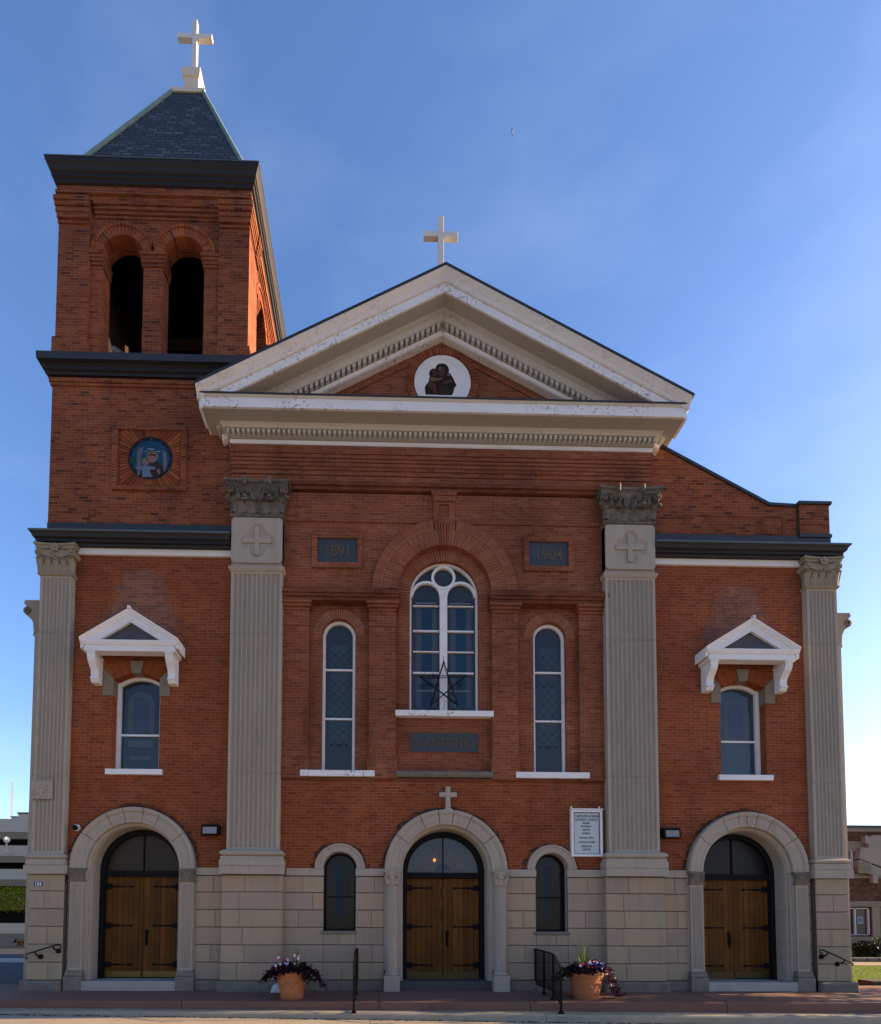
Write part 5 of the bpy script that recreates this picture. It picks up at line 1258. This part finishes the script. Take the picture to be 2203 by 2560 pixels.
# house number
t = thing("house_number", (-9.17, -.17, 2.38), "small blue and white number 154 tiles on the left corner stone", "house number")
mb = MB(); mb.box(-9.305, -9.04, -.178, -.16, 2.385, 2.495); mb.build("backing", plain("number_back", (.30, .28, .28), .6), t)
mb = MB(); mb.box(-9.285, -9.085, -.186, -.176, 2.395, 2.485); nb_ = mb.build("tiles", plain("tile_blue", (.018, .022, .085), .3, 0, .5), t)
text("digits", "154", .112, (-9.185, -.188, 2.40), m_white, nb_, .001, .92, font_bold=.002)
# wire star
t = thing("wire_star", (0, .08, 6.58), "black wire star decoration standing in front of the middle window", "star")
P5 = [(-.02, 7.80), (.32, 6.74), (-.58, 7.40), (.52, 7.46), (-.32, 6.72)]
cxs, czs = -.02, 7.22
rr = random.Random(6); mb = MB()
for sc, y in ((1.0, .02), (.93, .09)):
    Q = [(cxs+(x-cxs)*sc, y, czs+(z-czs)*sc) for x, z in P5]
    for i, j in ((0, 1), (1, 2), (2, 3), (3, 4), (4, 0)):
        n = 9; A, B = Vector(Q[i]), Vector(Q[j]); mb.tube([A.lerp(B, k/n)+Vector((rr.gauss(0, .006), 0, rr.gauss(0, .006)))*(0 < k < n) for k in range(n+1)], .010, 5)
for (x, z) in P5: mb.tube([(x, .02, z), (cxs+(x-cxs)*.93, .09, czs+(z-czs)*.93)], .009, 5)
mb.tube([(-.02, .05, 7.8), (-.02, .05, 7.93)], .007, 5); mb.tube([(.02, .05, 6.85), (-.02, .06, 6.58)], .006, 5)
mb.build("star_frame", m_iron, t)
mb = MB()
for i, j in ((0, 1), (1, 2), (2, 3), (3, 4), (4, 0)):
    for k in range(7):
        q = (k+.5)/7; x = P5[i][0]*(1-q)+P5[j][0]*q+rr.gauss(0, .012); z = P5[i][1]*(1-q)+P5[j][1]*q+rr.gauss(0, .012); r = .018
        mb.loft([[(x+r*a*cos(2*pi*m/6), .012-.02*b, z+r*a*sin(2*pi*m/6)) for m in range(6)] for a, b in ((.6, -1), (1, 0), (.5, 1.2))])
mb.build("bulb_string", plain("bulb_dark", (.03, .03, .028), .3), t)

# railings on the platform steps
def railing(x, s, label):
    t = thing("railing", (x, -1.2, 0), label, "railing", "iron railings beside the middle door")
    def pz(y): return .0+.058*(y+1.45)
    T = [(-.02, 1.0), (-.64, .985), (-1.24, .965)]; E_ = (-1.70, .70)
    yb_ = [-.02, -.64, -1.24]
    for y, h in T:
        mb = MB(); mb.box(x-.018, x+.018, y-.018, y+.018, pz(y), h); mb.loft([[(x+a*r, y+b*r, z) for a, b in ((-1, -1), (1, -1), (1, 1), (-1, 1))] for r, z in ((.045, pz(y)), (.04, pz(y)+.02), (.02, pz(y)+.06))]); mb.build("post", m_iron, t)
    y = E_[0]; zb_ = KZ(x); mb = MB(); mb.box(x-.018, x+.018, y-.018, y+.018, zb_, .72); mb.loft([[(x+a*r, y+b*r, z) for a, b in ((-1, -1), (1, -1), (1, 1), (-1, 1))] for r, z in ((.05, zb_), (.045, zb_+.02), (.02, zb_+.07))]); mb.build("post", m_iron, t)
    mb = MB(); sec = lambda y, z: [(x-.022, y, z-.012), (x+.022, y, z-.012), (x+.022, y, z+.014), (x-.022, y, z+.014)]
    mb.loft([sec(.02, 1.0), sec(-1.24, .965), sec(-1.30, .955), sec(-1.64, .76), sec(-1.72, .70)])
    mb.tube([(x, -1.70, .71), (x, -1.76, .68), (x, -1.77, .63), (x, -1.74, .60), (x, -1.71, .62)], .013, 6); mb.build("top_rail", m_iron, t)
    mb = MB(); mb.box(x-.012, x+.012, -1.24, -.02, .19, .205); mb.loft([[(x+a*.01, y_, z_+b*.008) for a, b in ((-1, -1), (1, -1), (1, 1), (-1, 1))] for y_, z_ in ((-1.24, .19), (-1.69, -.02))]); mb.build("bottom_rail", m_iron, t)
    for k in range(18):
        y = -.08-.0645*k
        if min(abs(y-q) for q in (-.64, -1.24)) < .03: continue
        mb = MB(); mb.box(x-.006, x+.006, y-.006, y+.006, .2, .985); mb.build("baluster", m_iron, t)
    for k in range(5):
        y = -1.32-.068*k; zt_ = .955-(abs(y)-1.30)*.573; mb = MB(); mb.box(x-.006, x+.006, y-.006, y+.006, .15-(abs(y)-1.24)*.46, zt_); mb.build("baluster", m_iron, t)
railing(-2.01, -1, "black iron railing left of the middle door, seen nearly edge on")
railing(2.09, 1, "black iron railing right of the middle door, in front of the right flower pot")
# short wall handrails at the outer corners
def handrail(P, B, label):
    t = thing("wall_handrail", P[len(P)//2], label, "handrail", "wall handrails at the church corners")
    mb = MB(); mb.tube(P, .016, 8); mb.build("rail", m_iron, t)
    for (x, z, dx) in B:
        mb = MB(); mb.tube([(x, -.30, z), (x+dx*.3, -.30, z-.06), (x+dx, -.19, z-.12)], .018, 6); mb.lathe(x+dx, -.18, [(.01, z-.17), (.05, z-.16), (.055, z-.12), (.04, z-.07), (.01, z-.06)], 8); mb.build("bracket", m_iron, t)
handrail([(-9.29, -.3, .77), (-9.34, -.3, .80), (-9.33, -.3, .86), (-9.25, -.3, .89), (-8.66, -.3, 1.075), (-8.58, -.3, 1.06), (-8.56, -.3, 1.01), (-8.60, -.3, .985)], [(-9.13, .92, .05), (-8.74, 1.05, .05)], "short sloping black handrail on the left corner stones")
handrail([(8.60, -.3, .93), (8.53, -.3, .955), (8.54, -.3, 1.01), (8.62, -.3, 1.01), (9.22, -.3, .745), (9.30, -.3, .70), (9.28, -.3, .655)], [(8.72, .965, -.05), (9.10, .80, -.05)], "short sloping black handrail on the right corner stones")

# ------------------------------------------------------------------ FLOWER POTS
def pot(cx, cy, z0, R, h, label):
    t = thing("flower_pot", (cx, cy, z0), label, "flower pot", "terracotta pots beside the middle door")
    mb = MB(); mb.smooth = True
    k = R/.38; q = h/.6
    prof = [(.0, 0), (.235, 0), (.255, .005), (.262, .03), (.258, .045), (.262, .05), (.268, .06), (.276, .14), (.279, .145), (.281, .155), (.330, .44), (.335, .455), (.350, .465), (.352, .48), (.345, .49), (.362, .495), (.375, .515), (.382, .575), (.378, .595), (.365, .6), (.34, .6), (.32, .55), (0, .55)]
    mb.lathe(cx, cy, [(max(r*k, .001), z0+z*q) for r, z in prof], 40); p = mb.build("body", m_terra, t)
    mb = MB()
    for a0 in (-2.55, -1.75, -.95, -.15):                 # swags and rosettes in relief
        pts = []
        for i in range(13):
            u = i/12; a = a0+.62*u; z = .36-.085*sin(pi*u); r = (.281+(z-.155)*.172)*k+.006; pts.append((cx+r*cos(a), cy+r*sin(a), z0+z*q))
        mb.tube(pts, [.004+.011*sin(pi*i/12) for i in range(13)], 6)
        r = (.281+.21*.172)*k
        for u in (0, 1): 
            a = a0+.62*u; mb.lathe(cx+r*cos(a), cy+r*sin(a), [(.005, z0+.345*q), (.02, z0+.355*q), (.02, z0+.375*q), (.005, z0+.385*q)], 6)
    for a in (-1.1, -2.6):
        r = .275*k; mb.tube([(cx+(r+.004)*cos(a+.06*cos(t_)), cy+(r+.004)*sin(a+.06*cos(t_)), z0+.11*q+.02*sin(t_)) for t_ in [2*pi*i/12 for i in range(13)]], .004, 5)
    mb.build("relief", m_terra, t)
    mb = MB(); mb.lathe(cx, cy, [(.33*k, z0+.56*q), (.15, z0+.60*q), (.01, z0+.61*q)], 20); mb.build("soil", plain("soil", (.02, .014, .010), .95), t)
m_purp = leaf_mat("purple_leaf", (.012, .006, .009), (.040, .014, .022), .45); m_purp2 = leaf_mat("plum_leaf", (.020, .007, .012), (.11, .035, .055), .45)
m_spk = leaf_mat("spike_leaf", (.085, .14, .028), (.26, .33, .07), .5); m_lf = leaf_mat("dark_leaf", (.010, .020, .010), (.03, .045, .016), .5)
def vine(cx, cy, z, R, n, trail, name, label, mat, seed):
    rr = random.Random(seed); mb = MB()
    for k in range(n):
        a = rr.uniform(0, 2*pi); q = sqrt(rr.random()); ext = R*(.35+.75*q); x = cx+ext*cos(a); y = cy+ext*sin(a)*.85
        zz_ = z+.13*(1-q)+rr.gauss(0, .03)
        side = cos(a)
        for (sa, dr, dz) in trail:
            if abs(a-sa) < .5 or abs(a-sa-2*pi) < .5 or abs(a-sa+2*pi) < .5:
                u = rr.random(); x += dr*u*cos(a); y += dr*u*sin(a)*.6; zz_ -= dz*u**1.3
        p = Vector((x, y, max(zz_, .1))); d = Vector((cos(a)*.8+rr.gauss(0, .5), sin(a)*.6-.35+rr.gauss(0, .4), rr.gauss(-.1, .5))).normalized(); sd_ = d.cross(Vector((rr.gauss(0, .4), rr.gauss(0, .4), 1))).normalized(); L_ = rr.uniform(.05, .115); W = L_*rr.uniform(.32, .52); nn = sd_.cross(d)
        b = p+d*L_; m_ = p+d*L_*.45+nn*L_*.12
        mb.add([p, m_-sd_*W-nn*L_*.08, p+d*L_*.72-sd_*W*.5, b-nn*L_*.12, p+d*L_*.72+sd_*W*.5, m_+sd_*W-nn*L_*.08, m_], [(0, 1, 6), (1, 2, 6), (2, 3, 6), (3, 4, 6), (4, 5, 6), (5, 0, 6)])
    o = mb.build(name, mat); return tag(rebase(o, (cx, cy, z)), label, "plant", "dark vines in the pots")
def spikes(cx, cy, z, H, label, seed):
    rr = random.Random(seed); mb = MB()
    for k in range(64):
        a = rr.uniform(0, 2*pi); lean = abs(rr.gauss(0, .55)); L_ = H*rr.uniform(.65, 1.05)*(1 if lean < .5 else .85); w_ = rr.uniform(.008, .014); pts = []
        for i in range(8):
            u = i/7; th = lean*(.55+.75*u); pts.append((cx+L_*u*sin(th)*cos(a), cy+L_*u*sin(th)*sin(a)*.8, z+L_*u*cos(th)))
        px, py = -sin(a)*w_, cos(a)*w_
        if abs(px) < .003: px = .004
        A = [(p[0]-px*(1-u/7*.95), p[1]-py*(1-u/7*.95), p[2]) for u, p in enumerate(pts)]; B = [(p[0]+px*(1-u/7*.95), p[1]+py*(1-u/7*.95), p[2]) for u, p in enumerate(pts)]
        mb.strip(A, B)
    return tag(rebase(mb.build("spike_plant", m_spk), (cx, cy, z)), label, "plant", "spiky grasses in the pots")
def flowers(cx, cy, spots, r, cols, name, label, seed):
    rr = random.Random(seed); t = thing(name, (cx, cy, .6), label, "flowers")
    for k, (dx, dy, z, ci) in enumerate(spots):
        mb = MB(); c_ = Vector((cx+dx, cy+dy, z)); nd = Vector((rr.gauss(0, .35), -1, rr.uniform(.1, .8))).normalized(); a = nd.orthogonal().normalized(); b = nd.cross(a)
        for q in range(5):
            t0 = 2*pi*q/5; vs = [c_]+[c_+(a*cos(t0+u)+b*sin(t0+u))*r*s_+nd*.006 for u, s_ in ((-.55, .75), (-.25, 1.05), (.25, 1.05), (.55, .75))]
            mb.add(vs, [(0, 1, 2, 3, 4)])
        mb.tube([tuple(c_), (c_.x, c_.y+.03, c_.z-.10)], .003, 4)
        mb.build("bloom", cols[ci], t)
    return t
LX, LY, RX, RY = -3.34, -1.0, 2.86, -1.0
pot(LX, LY, .0, .345, .585, "terracotta pot with pink flowers and dark trailing vine, left of the left railing")
pot(RX, RY, .0, .375, .575, "terracotta pot with purple flowers and tall bright spikes, right of the right railing")
pk = [plain("petal_pink", (.62, .22, .38), .5), plain("petal_pale", (.75, .55, .66), .5), plain("petal_red", (.55, .035, .09), .5), plain("petal_violet", (.085, .055, .40), .5), plain("petal_lilac", (.34, .28, .55), .5)]
vine(LX, LY, .60, .36, 1300, [(0, .22, .20), (pi, .16, .14), (-.5, .18, .22), (3.6, .14, .16)], "trailing_vine", "almost black trailing vine filling the left flower pot", m_purp, 1)
spikes(LX+.08, LY+.08, .60, .55, "thin green grass spikes behind the left pot's pink flowers", 2)
flowers(LX, LY, [(-.27, -.1, .86, 1), (-.265, -.12, .815, 2), (-.27, -.1, .835, 0), (-.075, -.16, .825, 0), (-.06, -.15, .81, 1), (.06, -.08, .90, 1), (.15, -.12, .885, 0), (.145, -.13, .845, 1), (.165, -.1, .90, 0)], .030, pk, "pink_flowers", "pink and white flowers standing above the left pot", 3)
flowers(LX, LY, [(-.08, -.27, .745, 4), (-.05, -.28, .75, 4), (.09, -.25, .75, 4), (-.2, -.27, .735, 1), (-.29, -.25, .70, 1), (-.1, -.27, .76, 4)], .024, pk, "lilac_flowers", "tiny lilac flowers along the left pot's front rim", 4)
vine(RX, RY, .60, .37, 1000, [(pi, .18, .16), (2.8, .14, .10)], "trailing_vine", "dark leafy vine in the right pot spilling towards the railing", m_purp, 5)
vine(RX+.30, RY+.0, .64, .21, 700, [(0, .12, .40), (.3, .10, .38), (-.4, .12, .40), (-.8, .10, .32)], "trailing_vine", "plum red vine hanging down the right side of the right pot", m_purp2, 6)
spikes(RX-.02, RY+.06, .60, .76, "tall bright green grass spikes rising from the right pot", 7)
rr = random.Random(8)
flowers(RX, RY, [(rr.uniform(.02, .30), -rr.uniform(.08, .28), rr.uniform(.63, .79), 3) for k in range(46)], .026, pk, "violet_flowers", "cluster of violet blue flowers in the right pot", 8)
flowers(RX, RY, [(-.16, -.22, .745, 2), (-.12, -.2, .75, 2), (.13, -.16, .79, 2), (.15, -.15, .80, 0), (-.04, -.27, .70, 2), (.0, -.2, .765, 1), (-.2, -.25, .72, 1), (.30, -.18, .76, 4), (.06, -.25, .68, 2)], .032, pk, "red_flowers", "few red and pink flowers scattered in the right pot", 9)
# crumpled white bag behind the left pot
rr = random.Random(12); mb = MB(); mb.smooth = False; rings = []
for i in range(7):
    u = i/6; rings.append([(-3.76+(.17*sqrt(max(.02, 1-(u*.95)**2))*cos(2*pi*k/12)*rr.uniform(.85, 1.1)), -.36+(.12*sqrt(max(.02, 1-(u*.95)**2))*sin(2*pi*k/12)*rr.uniform(.85, 1.1)), .05+.18*u+rr.uniform(-.01, .01)) for k in range(12)])
mb.loft(rings); tag(rebase(mb.build("white_bag", plain("plastic_white", (.42, .47, .52), .4, 0, .5)), (-3.76, -.36, .05)), "crumpled white plastic bag on the platform behind the left flower pot", "bag")

mb = MB(); rr = random.Random(17)
for k in range(150):
    x = rr.uniform(-9, 9); y = rr.choice((rr.uniform(-1.3, -.3), rr.uniform(-3.2, -1.95), KY(x)+rr.uniform(.05, .25)))
    z = (.005+.055*(y-YF(x))/1.45+.006) if y > YF(x) else (KZ(x)+.008 if y > KY(x) else zg(x)+.006)
    a = rr.uniform(0, 6.28); q = rr.uniform(.012, .032); mb.add([(x+q*cos(a), y+q*sin(a), z), (x+q*.5*cos(a+1.5), y+q*.5*sin(a+1.5), z+.006), (x-q*cos(a), y-q*sin(a), z+.002), (x-q*.5*cos(a+1.5), y-q*.5*sin(a+1.5), z+.01)], [(0, 1, 2, 3)])
o = mb.build("leaf_litter", leaf_mat("dry_leaf", (.05, .03, .015), (.22, .17, .10), .9)); o['kind'] = 'stuff'

# ------------------------------------------------------------------ BIRDS
def skin_body(name, pts, edges, radii, mat, sub=2):
    me = bpy.data.meshes.new(name); me.from_pydata(pts, edges, []); o = bpy.data.objects.new(name, me); COL.objects.link(o)
    sk = o.modifiers.new("skin", 'SKIN'); sk.use_smooth_shade = True
    for v, r in zip(me.skin_vertices[0].data, radii): v.radius = r if isinstance(r, tuple) else (r, r)
    me.skin_vertices[0].data[0].use_root = True
    o.modifiers.new("sub", 'SUBSURF').levels = sub; o.modifiers["sub"].render_levels = sub
    dg = bpy.context.evaluated_depsgraph_get(); m2 = bpy.data.meshes.new_from_object(o.evaluated_get(dg)); bpy.data.objects.remove(o)
    m2.name = name; m2.materials.clear(); m2.materials.append(mat)
    n = bpy.data.objects.new(name, m2); COL.objects.link(n); return n
bx, by, bz = -7.78, -.17, 14.955
pg = skin_body("pigeon", [(0, 0, .085), (-.05, 0, .125), (-.075, 0, .165), (-.085, 0, .195), (-.115, 0, .188), (.06, 0, .065), (.13, 0, .035), (.19, 0, .02), (-.0, -.02, .03), (-.005, -.02, .0), (0, .02, .03), (-.005, .02, .0)],
               [(0, 1), (1, 2), (2, 3), (3, 4), (0, 5), (5, 6), (6, 7), (0, 8), (8, 9), (0, 10), (10, 11)], [.062, .052, .032, .030, .008, .050, .028, .014, .012, .006, .012, .006], plain("pigeon_grey", (.13, .13, .125), .7, 0, .2, .3, 20))
pg.location = (bx, by, bz); tag(pg, "grey pigeon perched on the dark ledge below the left belfry opening", "pigeon")
mb = MB()
for s in (-1, 1): mb.loft([[(bx-.03+.20*u, by+s*(.055-.03*u)-.004, bz+.125-.09*u+q*(.04-.03*u)) for q in (-1, 0, 1)]+[(bx-.03+.20*u, by+s*(.068-.03*u), bz+.125-.09*u)] for u in (0, .4, .8, 1)])
ORG[pg.name] = Vector((bx, by, bz)); mb.build("wing", plain("wing_grey", (.085, .085, .085), .7), pg)
fx, fy, fz = 3.04, 5.0, 29.35
bd_ = skin_body("flying_bird", [(0, 0, 0), (.06, 0, .09), (.09, 0, .13), (-.07, 0, -.09), (-.10, .0, -.14), (-.05, -.10, .04), (-.02, -.24, .02), (.05, .10, -.03), (.06, .24, -.05)], [(0, 1), (1, 2), (0, 3), (3, 4), (0, 5), (5, 6), (0, 7), (7, 8)], [.04, .028, .01, .03, .02, (.035, .01), (.008, .004), (.035, .01), (.008, .004)], plain("bird_dark", (.11, .14, .20), .8))
bd_.scale = (.45, .45, .45); bd_.location = (fx, fy, fz); tag(bd_, "tiny dark bird flying in the blue sky above the pediment cross", "bird")

# ------------------------------------------------------------------ separate pieces become parts of their own
SPLIT = {"stone_base", "plinth", "joint_bed", "band_course", "brick_arch", "mortar_bed", "stained_strip", "stained_border", "glazing_bar", "inscription_band", "impost", "stone_band", "deck_floor",
         "glass_column", "glass_hills", "glass_halo", "glass_face", "glass_cloud", "keystone", "segmental_arch", "panel_moulding", "inner_trim", "stone_sill", "strip", "parapet_coping"}
def islands(me):
    p = list(range(len(me.vertices)))
    def f(a):
        while p[a] != a: p[a] = p[p[a]]; a = p[a]
        return a
    for e in me.edges: a, b = f(e.vertices[0]), f(e.vertices[1]); p[a] = b
    return [f(i) for i in range(len(p))]
for o in [o for o in bpy.data.objects if o.type == 'MESH' and o.name.split('.')[0] in SPLIT]:
    me = o.data; lab = islands(me); bb = {}
    for v, l in zip(me.vertices, lab):
        b = bb.setdefault(l, [list(v.co), list(v.co)])
        for i in range(3): b[0][i] = min(b[0][i], v.co[i]); b[1][i] = max(b[1][i], v.co[i])
    ks = list(bb); grp = {k: k for k in ks}
    def g(a):
        while grp[a] != a: a = grp[a]
        return a
    e = .03
    for i, a in enumerate(ks):
        for b in ks[i+1:]:
            if all(bb[a][0][q]-e <= bb[b][1][q] and bb[b][0][q]-e <= bb[a][1][q] for q in range(3)): grp[g(a)] = g(b)
    roots = sorted({g(k) for k in ks})
    if len(roots) < 2: continue
    for r in roots[1:]:
        n = o.copy(); n.data = me.copy(); COL.objects.link(n)
        bm = bmesh.new(); bm.from_mesh(n.data); bmesh.ops.delete(bm, geom=[v for v in bm.verts if g(lab[v.index]) != r], context='VERTS'); bm.to_mesh(n.data); bm.free()
    bm = bmesh.new(); bm.from_mesh(me); bmesh.ops.delete(bm, geom=[v for v in bm.verts if g(lab[v.index]) != roots[0]], context='VERTS'); bm.to_mesh(me); bm.free()
